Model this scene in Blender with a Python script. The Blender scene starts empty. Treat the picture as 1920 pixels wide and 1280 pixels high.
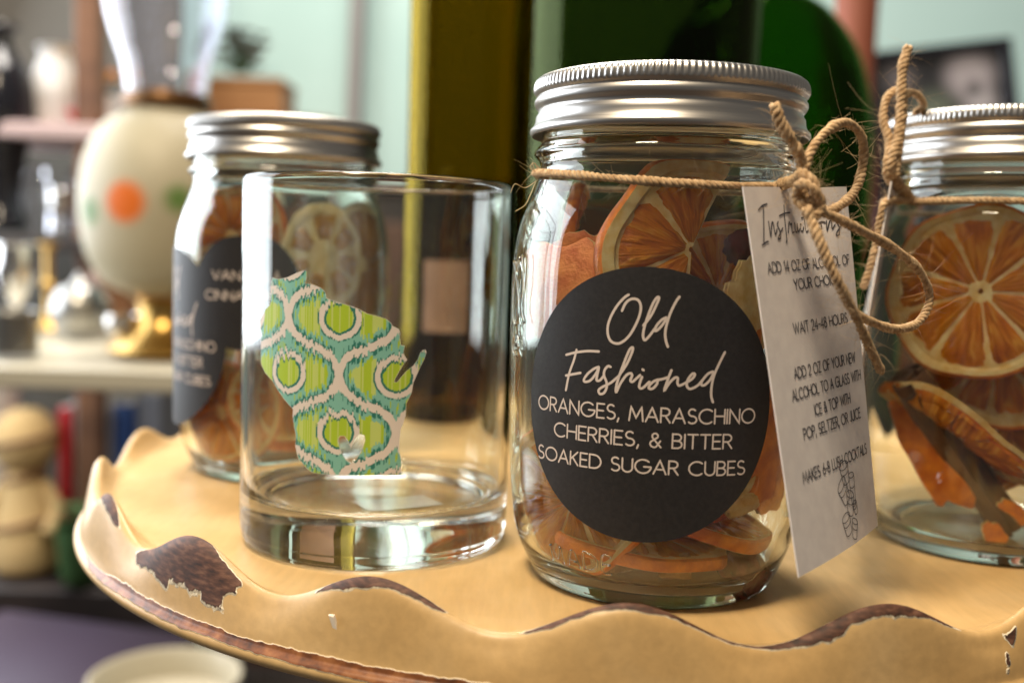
import bpy, math, random
import numpy as np
from mathutils import Vector, Matrix, Euler

# ------------------------------------------------------------------ camera, world, lights, exposure
sc = bpy.context.scene
COL = sc.collection
rad = math.radians
CAM_H, PITCH, ROLL, FPX = 0.0896, 0.0866, 0.0318, 1950.0      # eye height over the tray floor, tilt, roll, focal length in px of 1920
_cp, _sp, _cr, _sr = math.cos(PITCH), math.sin(PITCH), math.cos(ROLL), math.sin(ROLL)
FWD = np.array([0, _cp, -_sp]); _U = np.array([0, _sp, _cp]); _R = np.array([1.0, 0, 0])
RGT = _R * _cr + _U * _sr; UPV = _U * _cr - _R * _sr
cam = bpy.data.cameras.new('camera'); camo = bpy.data.objects.new('camera', cam); COL.objects.link(camo)
m = Matrix.Identity(4)
for i in range(3):
    m[i][0] = RGT[i]; m[i][1] = UPV[i]; m[i][2] = -FWD[i]
m[2][3] = CAM_H
camo.matrix_world = m
cam.sensor_width = 36.0; cam.lens = 36.0 * FPX / 1920.0
cam.clip_start = 0.01; cam.clip_end = 50
cam.dof.use_dof = True; cam.dof.focus_distance = 0.264; cam.dof.aperture_fstop = 7.0
sc.camera = camo

w = bpy.data.worlds.new('World'); sc.world = w; w.use_nodes = True
w.node_tree.nodes['Background'].inputs[0].default_value = (1.0, 0.93, 0.85, 1)
w.node_tree.nodes['Background'].inputs[1].default_value = 0.13

def area(name, loc, target, sx, sy, watt, col):
    l = bpy.data.lights.new(name, 'AREA'); l.shape = 'RECTANGLE'; l.size = sx; l.size_y = sy
    l.energy = watt; l.color = col
    o = bpy.data.objects.new(name, l); COL.objects.link(o); o.location = loc
    o.rotation_euler = (Vector(target) - Vector(loc)).to_track_quat('-Z', 'Y').to_euler()
    return o
area('window_light', (-1.25, 1.02, 0.40), (0.0, 0.38, 0.06), 1.5, 1.0, 33.0, (0.88, 0.94, 1.0))
area('ceiling_lamp_light', (-0.30, -0.20, 1.20), (0.05, 0.30, 0.0), 0.26, 0.26, 25.0, (1.0, 0.83, 0.60))
area('background_fill_light', (-0.3, 1.25, 1.9), (-0.1, 1.5, 0.0), 1.0, 0.7, 72.0, (1.0, 0.93, 0.84))  # added fill lamp that brightens the wall and shop behind, not a known fixture

sc.view_settings.view_transform = 'Standard'; sc.view_settings.look = 'None'
sc.view_settings.exposure = 0.0; sc.view_settings.gamma = 1.0; sc.view_settings.use_curve_mapping = False
sc.render.engine = 'CYCLES'
cy = sc.cycles
cy.use_denoising = True; cy.max_bounces = 24; cy.transmission_bounces = 20; cy.glossy_bounces = 6; cy.diffuse_bounces = 4
cy.transparent_max_bounces = 12; cy.caustics_reflective = True; cy.caustics_refractive = True; cy.blur_glossy = 0.6
cy.sample_clamp_indirect = 30.0; cy.use_adaptive_sampling = True; cy.adaptive_threshold = 0.012

def at(px, py, depth):                       # a point of the room seen at that place of the photograph, depth metres in front (world y)
    d = FWD * FPX + RGT * (px - 960) - UPV * (py - 640)
    k = depth / d[1]
    return Vector((d[0] * k, d[1] * k, CAM_H + d[2] * k))

# ------------------------------------------------------------------ materials
MATS = {}
def mat(name, col=(.8, .8, .8), rough=.5, metal=0.0, spec=.5, coat=0.0):
    if name in MATS: return MATS[name]
    M = bpy.data.materials.new(name); M.use_nodes = True
    b = M.node_tree.nodes['Principled BSDF']
    b.inputs['Base Color'].default_value = (*col, 1); b.inputs['Roughness'].default_value = rough
    b.inputs['Metallic'].default_value = metal; b.inputs['Specular IOR Level'].default_value = spec
    if coat: b.inputs['Coat Weight'].default_value = coat; b.inputs['Coat Roughness'].default_value = .1
    MATS[name] = M
    return M
def nodes(M):
    nt = M.node_tree
    return nt, nt.nodes['Principled BSDF'], (lambda t, **k: _new(nt, t, **k))
def _new(nt, t, **k):
    n = nt.nodes.new(t)
    for a, b in k.items():
        setattr(n, a, b)
    return n
def noisy(M, c1, c2, scale=40, detail=6, stretch=(1, 1, 1), bump=0.0, bscale=None, coord='Object', lo=.35, hi=.65, bdist=.001):
    nt, b, N = nodes(M)
    tc = N('ShaderNodeTexCoord'); mp = N('ShaderNodeMapping'); mp.inputs['Scale'].default_value = stretch
    nt.links.new(tc.outputs[coord], mp.inputs[0])
    nz = N('ShaderNodeTexNoise'); nz.inputs['Scale'].default_value = scale; nz.inputs['Detail'].default_value = detail
    nt.links.new(mp.outputs[0], nz.inputs['Vector'])
    r = N('ShaderNodeValToRGB'); r.color_ramp.elements[0].color = (*c1, 1); r.color_ramp.elements[1].color = (*c2, 1)
    r.color_ramp.elements[0].position = lo; r.color_ramp.elements[1].position = hi
    nt.links.new(nz.outputs['Fac'], r.inputs[0]); nt.links.new(r.outputs[0], b.inputs['Base Color'])
    if bump:
        n2 = N('ShaderNodeTexNoise'); n2.inputs['Scale'].default_value = bscale or scale; n2.inputs['Detail'].default_value = 8
        nt.links.new(mp.outputs[0], n2.inputs['Vector'])
        bp = N('ShaderNodeBump'); bp.inputs['Strength'].default_value = bump; bp.inputs['Distance'].default_value = bdist
        nt.links.new(n2.outputs['Fac'], bp.inputs['Height']); nt.links.new(bp.outputs[0], b.inputs['Normal'])
    return M
def glass(name, col, ior=1.5, rough=0.0, ripple=0.0, stretch=.35):
    M = bpy.data.materials.new(name); M.use_nodes = True; nt = M.node_tree
    nt.nodes.remove(nt.nodes['Principled BSDF'])
    g = nt.nodes.new('ShaderNodeBsdfGlass'); g.inputs['Color'].default_value = (*col, 1); g.inputs['IOR'].default_value = ior
    g.inputs['Roughness'].default_value = rough
    nt.links.new(g.outputs[0], nt.nodes['Material Output'].inputs[0])
    if ripple:
        tc = nt.nodes.new('ShaderNodeTexCoord'); mp = nt.nodes.new('ShaderNodeMapping'); mp.inputs['Scale'].default_value = (1, 1, stretch)
        nz = nt.nodes.new('ShaderNodeTexNoise'); nz.inputs['Scale'].default_value = 70; nz.inputs['Detail'].default_value = 1.5
        bp = nt.nodes.new('ShaderNodeBump'); bp.inputs['Strength'].default_value = ripple; bp.inputs['Distance'].default_value = .001
        nt.links.new(tc.outputs['Object'], mp.inputs[0]); nt.links.new(mp.outputs[0], nz.inputs['Vector'])
        nt.links.new(nz.outputs['Fac'], bp.inputs['Height']); nt.links.new(bp.outputs[0], g.inputs['Normal'])
    MATS[name] = M
    return M
def translucent(M, col, fac):
    nt, b, N = nodes(M)
    t = N('ShaderNodeBsdfTranslucent'); t.inputs[0].default_value = (*col, 1)
    mx = N('ShaderNodeMixShader'); mx.inputs[0].default_value = fac
    nt.links.new(b.outputs[0], mx.inputs[1]); nt.links.new(t.outputs[0], mx.inputs[2])
    nt.links.new(mx.outputs[0], nt.nodes['Material Output'].inputs[0])
    return M

glass('jar_glass', (.985, 1.0, .985), 1.5, 0, .10)
glass('tumbler_glass', (.985, .995, .985), 1.5, 0, .02)
glass('olive_glass', (.53, .44, .11), 1.5, 0, .40, .04)
glass('bottle_green_glass', (.31, .36, .19), 1.5, 0, .45, .04)
glass('deep_green_glass', (.25, .44, .13), 1.5, 0, .25, .2)
glass('lamp_glass', (.97, .97, 1.0), 1.45)
def lid_metal():
    M = mat('lid_metal', (.53, .51, .485), .3, 1.0)
    nt, b, N = nodes(M)
    tc = N('ShaderNodeTexCoord'); mp = N('ShaderNodeMapping'); mp.inputs['Scale'].default_value = (1, 1, 60)
    nz = N('ShaderNodeTexNoise'); nz.inputs['Scale'].default_value = 60; nz.inputs['Detail'].default_value = 4
    nt.links.new(tc.outputs['Object'], mp.inputs[0]); nt.links.new(mp.outputs[0], nz.inputs['Vector'])
    mr = N('ShaderNodeMapRange'); mr.inputs[3].default_value = .27; mr.inputs[4].default_value = .42
    nt.links.new(nz.outputs['Fac'], mr.inputs[0]); nt.links.new(mr.outputs[0], b.inputs['Roughness'])
    return M
lid_metal()
noisy(mat('black_paper', rough=.55), (.010, .009, .010), (.017, .015, .016), 900, bump=.12, bdist=.0003)
mat('cream_print', (.62, .53, .48), .6)
noisy(mat('card', rough=.75), (.69, .64, .63), (.76, .71, .69), 260, bump=.06, bdist=.0003)
mat('ink', (.045, .045, .06), .7)
noisy(mat('jute', rough=.9, spec=.1), (.36, .225, .115), (.62, .44, .26), 700, stretch=(1, 1, 1))
mat('jute_fibre', (.60, .42, .24), .8)
noisy(mat('peel', rough=.42), (.62, .12, .005), (.90, .27, .010), 220, bump=.5, bscale=1100, bdist=.0006)
noisy(mat('peel_red', rough=.5), (.60, .13, .022), (.82, .28, .065), 200, bump=.5, bscale=1100, bdist=.0006)
translucent(noisy(mat('pith', rough=.65), (.78, .47, .13), (.93, .76, .40), 240, bump=.5, bscale=500, bdist=.0008), (.85, .6, .25), .25)
translucent(noisy(mat('pulp', rough=.22), (.36, .10, .004), (.72, .30, .02), 420, detail=9, bump=.8, bscale=700, bdist=.0012), (.9, .36, .02), .45)
translucent(noisy(mat('lemon_pulp', rough=.25), (.40, .20, .03), (.66, .42, .10), 420, detail=9, bump=.6, bscale=700, bdist=.001), (.8, .5, .1), .4)
translucent(noisy(mat('lemon_pith', rough=.6), (.80, .64, .32), (.93, .83, .56), 240, bump=.4, bscale=500, bdist=.0006), (.85, .7, .35), .3)
def fibres(name, dark, mid, light):
    M = MATS[name]; nt, b, N = nodes(M); L = nt.links.new
    tc = N('ShaderNodeTexCoord'); sp = N('ShaderNodeSeparateXYZ'); L(tc.outputs['Object'], sp.inputs[0])
    an = N('ShaderNodeMath', operation='ARCTAN2'); L(sp.outputs[1], an.inputs[0]); L(sp.outputs[0], an.inputs[1])
    ln = N('ShaderNodeVectorMath', operation='LENGTH'); L(tc.outputs['Object'], ln.inputs[0])
    cb = N('ShaderNodeCombineXYZ'); m1 = N('ShaderNodeMath', operation='MULTIPLY'); m1.inputs[1].default_value = 11.0; L(an.outputs[0], m1.inputs[0])
    m2 = N('ShaderNodeMath', operation='MULTIPLY'); m2.inputs[1].default_value = 130.0; L(ln.outputs['Value'], m2.inputs[0])
    L(m1.outputs[0], cb.inputs[0]); L(m2.outputs[0], cb.inputs[1]); L(sp.outputs[2], cb.inputs[2])
    nz = N('ShaderNodeTexNoise'); nz.inputs['Scale'].default_value = 1.0; nz.inputs['Detail'].default_value = 7; nz.inputs['Distortion'].default_value = .6; L(cb.outputs[0], nz.inputs['Vector'])
    r = N('ShaderNodeValToRGB'); e = r.color_ramp.elements; e.new(.5)
    for x, (p_, c) in zip(e, ((.30, dark), (.50, mid), (.70, light))): x.position = p_; x.color = (*c, 1)
    L(nz.outputs['Fac'], r.inputs[0]); L(r.outputs[0], b.inputs['Base Color'])
    bp = N('ShaderNodeBump'); bp.inputs['Strength'].default_value = .9; bp.inputs['Distance'].default_value = .0014; L(nz.outputs['Fac'], bp.inputs['Height']); L(bp.outputs[0], b.inputs['Normal'])
fibres('pulp', (.30, .065, .002), (.72, .25, .008), (.95, .56, .07)); fibres('lemon_pulp', (.30, .12, .01), (.55, .27, .04), (.74, .46, .12))
noisy(mat('cherry', rough=.25), (.06, .004, .004), (.16, .008, .012), 300, bump=.7, bscale=350, bdist=.001)
noisy(mat('cinnamon', rough=.6), (.06, .022, .010), (.16, .060, .024), 150, stretch=(1, 1, .15), bump=.5, bscale=260, bdist=.0008)
noisy(mat('sugar', rough=.5), (.30, .15, .04), (.50, .28, .10), 500, bump=.7, bscale=900, bdist=.0006)

# ------------------------------------------------------------------ mesh helpers
def link(o, parent=None):
    COL.objects.link(o)
    if parent is not None: o.parent = parent
    return o
def mesh(name, V, F, material, parent=None, smooth=True, sharp=42, loc=None, rot=None):
    me = bpy.data.meshes.new(name)
    me.from_pydata(np.asarray(V, float).tolist(), [], F if isinstance(F, list) else F.tolist())
    if smooth:
        me.polygons.foreach_set('use_smooth', [True] * len(me.polygons))
        if sharp: me.set_sharp_from_angle(angle=rad(sharp))
    me.materials.append(MATS[material] if isinstance(material, str) else material)
    me.update()
    o = bpy.data.objects.new(name, me)
    if loc is not None: o.location = loc
    if rot is not None: o.rotation_euler = rot
    return link(o, parent)
def thing(name, label, cat, loc=(0, 0, 0), rot=(0, 0, 0), group=None):
    o = bpy.data.objects.new(name, None); o.empty_display_size = .01
    o.location = loc; o.rotation_euler = rot
    link(o)
    return tag(o, label, cat, group)
def tag(o, label, cat, group=None):
    o['label'] = label; o['category'] = cat
    if group: o['group'] = group
    return o
def struct(o):
    o['kind'] = 'structure'
    return o
def cr(P, n):                                 # Catmull-Rom through the points
    P = np.array(P, float); Q = np.vstack([2 * P[0] - P[1], P, 2 * P[-1] - P[-2]]); k = len(P) - 1
    t = np.linspace(0, k, n); i = np.minimum(t.astype(int), k - 1); u = (t - i)[:, None]
    a, b, c, d = Q[i], Q[i + 1], Q[i + 2], Q[i + 3]
    return .5 * (2 * b + (c - a) * u + (2 * a - 5 * b + 4 * c - d) * u * u + (3 * b - a - 3 * c + d) * u ** 3)
def grid_faces(nk, nj, wrap=True):
    k = np.arange(nk - 1)[:, None]; j = np.arange(nj if wrap else nj - 1)[None, :]; j2 = (j + 1) % nj
    return np.stack([k * nj + j, k * nj + j2, (k + 1) * nj + j2, (k + 1) * nj + j], -1).reshape(-1, 4)
def lathe(prof, n=96, fn=None):
    pr = np.array(prof, float); t = np.arange(n) * 2 * math.pi / n
    r = np.repeat(np.maximum(pr[:, :1], 1e-5), n, 1)
    z = np.repeat(pr[:, 1:], n, 1)
    if fn is not None: r = fn(r, t[None, :], z)
    return np.stack([r * np.cos(t), r * np.sin(t), z], -1).reshape(-1, 3), grid_faces(len(pr), n)
def mm(prof): return [(a / 1000., b / 1000.) for a, b in prof]
def box(sx, sy, sz, bev=0.0):                 # box centred in x and y, standing on z=0, with chamfered edges
    b = min(bev, sx * .49, sy * .49, sz * .49)
    if b <= 0: b = min(sx, sy, sz) * .04
    rings = []
    for z, ins in ((0, b), (b, 0), (sz - b, 0), (sz, b)):
        x, y = sx / 2 - ins, sy / 2 - ins
        c = b * .7 if ins == 0 else b * .5
        rings.append([(x, -y + c, z), (x, y - c, z), (x - c, y, z), (-x + c, y, z), (-x, y - c, z), (-x, -y + c, z), (-x + c, -y, z), (x - c, -y, z)])
    V = [v for r_ in rings for v in r_]; F = grid_faces(4, 8).tolist()
    F.append(list(range(7, -1, -1))); F.append([24 + i for i in range(8)])
    return V, F
def tube(P, r, n=8, cap=True):
    P = np.array(P, float); T = np.gradient(P, axis=0); T /= np.linalg.norm(T, axis=1)[:, None] + 1e-12
    up = np.array([0, 0, 1.0]) if abs(T[0][2]) < .9 else np.array([1.0, 0, 0])
    N = np.cross(T[0], up); N /= np.linalg.norm(N); Ns = []
    for t in T:
        N = N - t * (N @ t); N /= np.linalg.norm(N) + 1e-12; Ns.append(N)
    Ns = np.array(Ns); B = np.cross(T, Ns); a = np.arange(n) * 2 * math.pi / n
    rr = (np.ones(len(P)) * r)[:, None, None]
    V = P[:, None] + rr * (np.cos(a)[None, :, None] * Ns[:, None] + np.sin(a)[None, :, None] * B[:, None])
    F = grid_faces(len(P), n).tolist()
    if cap: F.append(list(range(n - 1, -1, -1))); F.append([(len(P) - 1) * n + i for i in range(n)])
    return V.reshape(-1, 3), F
def frames(P):
    T = np.gradient(P, axis=0); T /= np.linalg.norm(T, axis=1)[:, None] + 1e-12
    up = np.array([0, 0, 1.0]) if abs(T[0][2]) < .9 else np.array([1.0, 0, 0])
    N = np.cross(T[0], up); N /= np.linalg.norm(N); Ns = []
    for t in T:
        N = N - t * (N @ t); N /= np.linalg.norm(N) + 1e-12; Ns.append(N)
    Ns = np.array(Ns)
    return T, Ns, np.cross(T, Ns)
def join(parts):
    V = []; F = []; o = 0
    for v, f in parts:
        v = np.asarray(v); V.append(v); F += [[i + o for i in q] for q in (f if isinstance(f, list) else f.tolist())]; o += len(v)
    return np.vstack(V), F

# ------------------------------------------------------------------ lettering: single-stroke capitals, mapped onto a surface
def arc(cx, cy_, rx, ry, a0, a1, n=14):
    return [(cx + rx * math.cos(rad(a0 + (a1 - a0) * i / n)), cy_ + ry * math.sin(rad(a0 + (a1 - a0) * i / n))) for i in range(n + 1)]
G = {
 'A': (.78, [[(0, 0), (.39, 1), (.78, 0)], [(.14, .34), (.64, .34)]]),
 'B': (.56, [[(0, 0), (0, 1)] + arc(.28, .76, .23, .24, 90, -90) + [(0, .52)], [(.28, .52)] + arc(.28, .26, .28, .26, 90, -90) + [(0, 0)]]),
 'C': (.86, [arc(.5, .5, .5, .5, 48, 312, 22)]),
 'D': (.78, [[(0, 0), (0, 1)] + arc(.28, .5, .5, .5, 90, -90, 20) + [(0, 0)]]),
 'E': (.5, [[(.5, 1), (0, 1), (0, 0), (.5, 0)], [(0, .52), (.45, .52)]]),
 'F': (.48, [[(.48, 1), (0, 1), (0, 0)], [(0, .52), (.43, .52)]]),
 'G': (.98, [arc(.5, .5, .5, .5, 45, 355, 26) + [(.98, .48), (.55, .48)]]),
 'H': (.68, [[(0, 0), (0, 1)], [(.68, 0), (.68, 1)], [(0, .52), (.68, .52)]]),
 'I': (.02, [[(0, 0), (0, 1)]]),
 'J': (.36, [[(.36, 1), (.36, .24)] + arc(.18, .2, .18, .2, 0, -150, 10)]),
 'K': (.58, [[(0, 0), (0, 1)], [(.54, 1), (0, .42)], [(.17, .58), (.58, 0)]]),
 'L': (.46, [[(0, 1), (0, 0), (.46, 0)]]),
 'M': (.88, [[(0, 0), (.1, 1), (.44, .22), (.78, 1), (.88, 0)]]),
 'N': (.70, [[(0, 0), (0, 1), (.70, 0), (.70, 1)]]),
 'O': (1.0, [arc(.5, .5, .5, .5, 0, 360, 30)]),
 'P': (.54, [[(0, 0), (0, 1)] + arc(.27, .74, .27, .26, 90, -90) + [(0, .48)]]),
 'R': (.58, [[(0, 0), (0, 1)] + arc(.27, .74, .27, .26, 90, -90) + [(0, .48)], [(.27, .48), (.58, 0)]]),
 'S': (.56, [arc(.28, .755, .235, .245, 40, 270, 14) + arc(.28, .255, .28, .255, 90, -140, 14)[1:]]),
 'T': (.60, [[(0, 1), (.60, 1)], [(.30, 1), (.30, 0)]]),
 'U': (.64, [[(0, 1), (0, .32)] + arc(.32, .32, .32, .32, 180, 360) + [(.64, 1)]]),
 'V': (.72, [[(0, 1), (.36, 0), (.72, 1)]]),
 'W': (1.05, [[(0, 1), (.27, 0), (.525, .95), (.78, 0), (1.05, 1)]]),
 'X': (.64, [[(0, 0), (.64, 1)], [(0, 1), (.64, 0)]]),
 'Y': (.66, [[(0, 1), (.33, .48), (.66, 1)], [(.33, .48), (.33, 0)]]),
 'Z': (.60, [[(0, 1), (.60, 1), (0, 0), (.60, 0)]]),
 '1': (.2, [[(0, .84), (.18, 1), (.18, 0)]]),
 '2': (.52, [arc(.26, .74, .25, .26, 170, -35, 12) + [(0, 0), (.52, 0)]]),
 '4': (.58, [[(.44, 0), (.44, 1), (0, .28), (.58, .28)]]),
 '6': (.56, [[(.40, 1), (.08, .46)] + arc(.28, .29, .28, .29, 150, 510, 22)]),
 '8': (.54, [arc(.27, .77, .22, .23, -90, 270, 18), arc(.27, .27, .27, .27, 90, 450, 20)]),
 '&': (.66, [[(.66, 0), (.16, .66)] + arc(.30, .80, .17, .19, 200, -30, 10) + [(.10, .42)] + arc(.26, .25, .24, .25, 140, 300, 10) + [(.62, .46)]]),
 ',': (.08, [[(.08, .10), (0, -.16)]]), '-': (.32, [[(0, .42), (.32, .42)]]), ' ': (.34, []),
}
def text_strokes(s, h, x0, x1, y, gap=.17):   # strokes of a line of capitals fitted between x0 and x1
    out = []; x = 0.0
    for ch in s:
        wd, st = G[ch]
        for q in st: out.append([(x + a, b) for a, b in q])
        x += wd + gap
    tot = x - gap; k = (x1 - x0) / tot
    return [[(x0 + a * k, y + b * h) for a, b in q] for q in out]
def ribbon(strokes, width, fn, step, smooth_it=False):
    # flat strokes of even width; fn(x, y, lift) gives the point on the carrying surface
    parts = []; lift = 0
    for s in strokes:
        P = np.array(s, float)
        if smooth_it and len(P) > 2: P = cr(P, max(8, len(P) * 5))
        Q = [P[0]]
        for a, b in zip(P[:-1], P[1:]):
            k = max(1, int(np.hypot(*(b - a)) / step))
            Q += [a + (b - a) * (i + 1) / k for i in range(k)]
        P = np.array(Q)
        d = np.diff(P, axis=0); L = np.hypot(d[:, 0], d[:, 1]); keep = np.r_[True, L > 1e-9]; P = P[keep]
        if len(P) < 2: continue
        d = np.diff(P, axis=0); d /= np.hypot(d[:, 0], d[:, 1])[:, None]
        n = np.stack([-d[:, 1], d[:, 0]], 1)
        nn = np.vstack([n[:1], n[:-1] + n[1:], n[-1:]]); ln = np.hypot(nn[:, 0], nn[:, 1])[:, None]; nn = nn / np.maximum(ln, .3)
        sc_ = np.ones((len(P), 1)); sc_[1:-1] = np.minimum(1 / np.maximum((nn[1:-1] * n[1:]).sum(1), .45), 1.8)[:, None]
        e0 = P[0] - d[0] * width * .45; e1 = P[-1] + d[-1] * width * .45
        wl = width / 2
        A = np.vstack([e0 + n[0] * wl * .45, P + nn * sc_ * wl, e1 + n[-1] * wl * .45])
        B = np.vstack([e0 - n[0] * wl * .45, P - nn * sc_ * wl, e1 - n[-1] * wl * .45])
        V = [fn(x, y, lift % 3) for x, y in np.vstack([A, B])]; k = len(A)
        parts.append((V, [[i, k + i, k + i + 1, i + 1] for i in range(k - 1)]))
        lift += 1
    return join(parts)

# ------------------------------------------------------------------ the tray
TCX, TCY, TH0, NSC = 0.038, 0.4205, rad(-92.8), 20
def sdf(P, poly):                             # signed distance (negative inside) of points to a polygon
    poly = np.array(poly, float); x, y = P[:, 0], P[:, 1]; best = np.full(len(P), 1e9); ins = np.zeros(len(P), bool)
    for a, b in zip(poly, np.roll(poly, -1, 0)):
        ab = b - a; t = np.clip(((x - a[0]) * ab[0] + (y - a[1]) * ab[1]) / (ab @ ab + 1e-12), 0, 1)
        best = np.minimum(best, np.hypot(x - a[0] - t * ab[0], y - a[1] - t * ab[1]))
        c = ((a[1] > y) != (b[1] > y)) & (x < (b[0] - a[0]) * (y - a[1]) / (b[1] - a[1] + 1e-12) + a[0]); ins ^= c
    return np.where(ins, -best, best)
CHIPS = [
 [(-137.9, 6.3), (-136.8, 5.5), (-135, 5.0), (-133, 4.7), (-130.2, 4.6), (-128.3, 4.7), (-126.9, 4.9), (-126.3, 5.2), (-125.3, 5.8), (-124.1, 6.0), (-122.9, 6.1), (-122.7, 6.4), (-123.2, 6.9), (-123, 7.2), (-123.7, 7.5), (-124.4, 7.8), (-123.9, 8.5), (-124.6, 8.5), (-126.4, 8.45), (-126.6, 8.2), (-127.8, 8.3), (-129.3, 8.2), (-130.8, 8.2), (-130.85, 8.6), (-132.2, 8.3), (-133.2, 8.0), (-134.9, 7.5), (-136.8, 7.3)],
 [(-115.7, 5.9), (-114.6, 5.1), (-113, 4.8), (-110.9, 4.7), (-109.2, 4.7), (-107.7, 4.8), (-106.8, 5.0), (-105.4, 5.2), (-105.6, 5.5), (-106.5, 5.9), (-107.4, 6.0), (-108.6, 6.2), (-110, 6.3), (-111.5, 6.7), (-113.1, 6.7), (-114.3, 6.3)],
 [(-100.3, 5.6), (-98.5, 5.0), (-96, 4.7), (-93.8, 4.7), (-91.8, 4.7), (-90, 4.8), (-88.3, 4.9), (-86.8, 5.1), (-85.4, 5.2), (-85.3, 5.5), (-87, 5.7), (-89, 5.8), (-90.3, 5.9), (-92.1, 6.3), (-94.7, 5.9), (-96.3, 5.9), (-98.1, 6.0)],
 [(-85.6, 5.1), (-83.4, 5.0), (-81, 4.9), (-78.8, 4.8), (-77.3, 4.7), (-75.8, 4.8), (-73.8, 4.9), (-72.2, 5.0), (-70, 5.2), (-68.3, 5.5), (-71.1, 5.9), (-73.2, 6.6), (-74.4, 6.7), (-76.1, 6.5), (-77.6, 6.5), (-78.2, 6.9), (-79.2, 6.9), (-80.6, 6.4), (-82.1, 5.9), (-83.2, 5.8), (-85, 5.5)],
 [(-64.5, 6.2), (-63.9, 6.5), (-63.1, 6.3), (-63.3, 6.9), (-63.9, 7.5), (-64.1, 7.0)],
 [(-150, 5.2), (-147.2, 5.0), (-145.7, 5.1), (-144, 5.3), (-141.7, 6.3), (-142.5, 6.6), (-144.6, 6.8), (-146.7, 6.8), (-149, 6.2)],
]
BEAD = [(-150, 10.6), (-145, 10.9), (-139.8, 9.6), (-133.7, 9.7), (-129, 9.8), (-125.1, 9.7), (-121.7, 10), (-119, 9.8), (-113, 9.6), (-105, 9.7), (-96, 9.9), (-95, 12.4), (-104, 12.6), (-113, 12.4), (-118.7, 12.2), (-121.2, 12.2), (-124.5, 12), (-127.4, 12.3), (-131.4, 12.1), (-136.5, 11.9), (-140.7, 12.2), (-146, 12)]
def rim_profile(zt):
    return [(.176, 0), (.182, .0003), (.1862, .10 * zt + .0002), (.1890, .50 * zt + .0004), (.1903, .88 * zt), (.1916, zt + .0002), (.1930, zt - .0006), (.1943, zt - .0030), (.1956, zt * .5 - .0045), (.1966, -.0062), (.1972, -.0086), (.1976, -.0094), (.1988, -.0103), (.1993, -.0118), (.1986, -.0134), (.1968, -.0142), (.190, -.0144)]
def tray_material():
    M = mat('tray_paint', rough=.42); nt, b, N = nodes(M); L = nt.links.new
    tc = N('ShaderNodeTexCoord')
    def noise(scale, detail, st=(1, 1, 1), rot=0.0):
        mp = N('ShaderNodeMapping'); mp.inputs['Scale'].default_value = st; mp.inputs['Rotation'].default_value = (0, 0, rot)
        n = N('ShaderNodeTexNoise'); n.inputs['Scale'].default_value = scale; n.inputs['Detail'].default_value = detail
        L(tc.outputs['Object'], mp.inputs[0]); L(mp.outputs[0], n.inputs['Vector']); return n.outputs['Fac']
    def ramp(src, stops):
        r = N('ShaderNodeValToRGB'); e = r.color_ramp.elements
        while len(e) < len(stops): e.new(.5)
        for x, (p_, c) in zip(e, stops): x.position = p_; x.color = (*c, 1)
        L(src, r.inputs[0]); return r.outputs[0]
    def math_(op, a, c, v=None):
        n = N('ShaderNodeMath', operation=op)
        for i, s in enumerate((a, c)):
            if s is None: continue
            if isinstance(s, (int, float)): n.inputs[i].default_value = s
            else: L(s, n.inputs[i])
        return n.outputs[0]
    def mixc(f, a, c):
        n = N('ShaderNodeMix', data_type='RGBA'); L(f, n.inputs[0]); L(a, n.inputs[6]); L(c, n.inputs[7]); return n.outputs[2]
    paint = ramp(noise(26, 6), [(.30, (.50, .315, .125)), (.52, (.565, .37, .158)), (.72, (.62, .43, .21))])
    fine = ramp(noise(420, 6, (1, .16, 1), 1.1), [(.35, (.80, .80, .80)), (.65, (1, 1, 1))])
    mul = N('ShaderNodeMix', data_type='RGBA', blend_type='MULTIPLY'); mul.inputs[0].default_value = .5; L(paint, mul.inputs[6]); L(fine, mul.inputs[7])
    wood = ramp(noise(330, 7, (1, .25, 3)), [(.30, (.028, .011, .006)), (.5, (.085, .033, .018)), (.72, (.18, .085, .050))])
    beadw = ramp(noise(260, 6), [(.28, (.05, .016, .006)), (.5, (.19, .062, .016)), (.75, (.36, .15, .05))])
    edge = N('ShaderNodeRGB'); edge.outputs[0].default_value = (.80, .70, .52, 1)
    at1 = N('ShaderNodeAttribute', attribute_name='chip'); at2 = N('ShaderNodeAttribute', attribute_name='bead')
    jag = math_('MULTIPLY', math_('SUBTRACT', noise(300, 5), .5), 1.5)
    d1 = math_('ADD', at1.outputs['Fac'], jag); d2 = math_('ADD', at2.outputs['Fac'], math_('MULTIPLY', jag, .9))
    def step(d, a, c):
        n = N('ShaderNodeMapRange'); n.inputs[1].default_value = a; n.inputs[2].default_value = c; n.inputs[3].default_value = 1; n.inputs[4].default_value = 0
        L(d, n.inputs[0]); return n.outputs[0]
    colr = mixc(step(d1, .22, .34), mul.outputs[2], edge.outputs[0])
    colr = mixc(step(d2, .10, .20), colr, edge.outputs[0])
    colr = mixc(step(d2, -.05, .06), colr, beadw)
    colr = mixc(step(d1, -.05, .10), colr, wood)
    L(colr, b.inputs['Base Color'])
    h = math_('ADD', math_('MULTIPLY', math_('MINIMUM', step(d1, .3, -.1), 1.0), -1.2), math_('MULTIPLY', noise(330, 6, (1, .2, 1), .5), .25))
    h = math_('ADD', h, math_('MULTIPLY', step(d2, .3, -.1), -.8))
    bp = N('ShaderNodeBump'); bp.inputs['Strength'].default_value = .55; bp.inputs['Distance'].default_value = .0006
    L(h, bp.inputs['Height']); L(bp.outputs[0], b.inputs['Normal'])
    rr = N('ShaderNodeMapRange'); rr.inputs[3].default_value = .36; rr.inputs[4].default_value = .52; L(noise(60, 4), rr.inputs[0]); 
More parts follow.
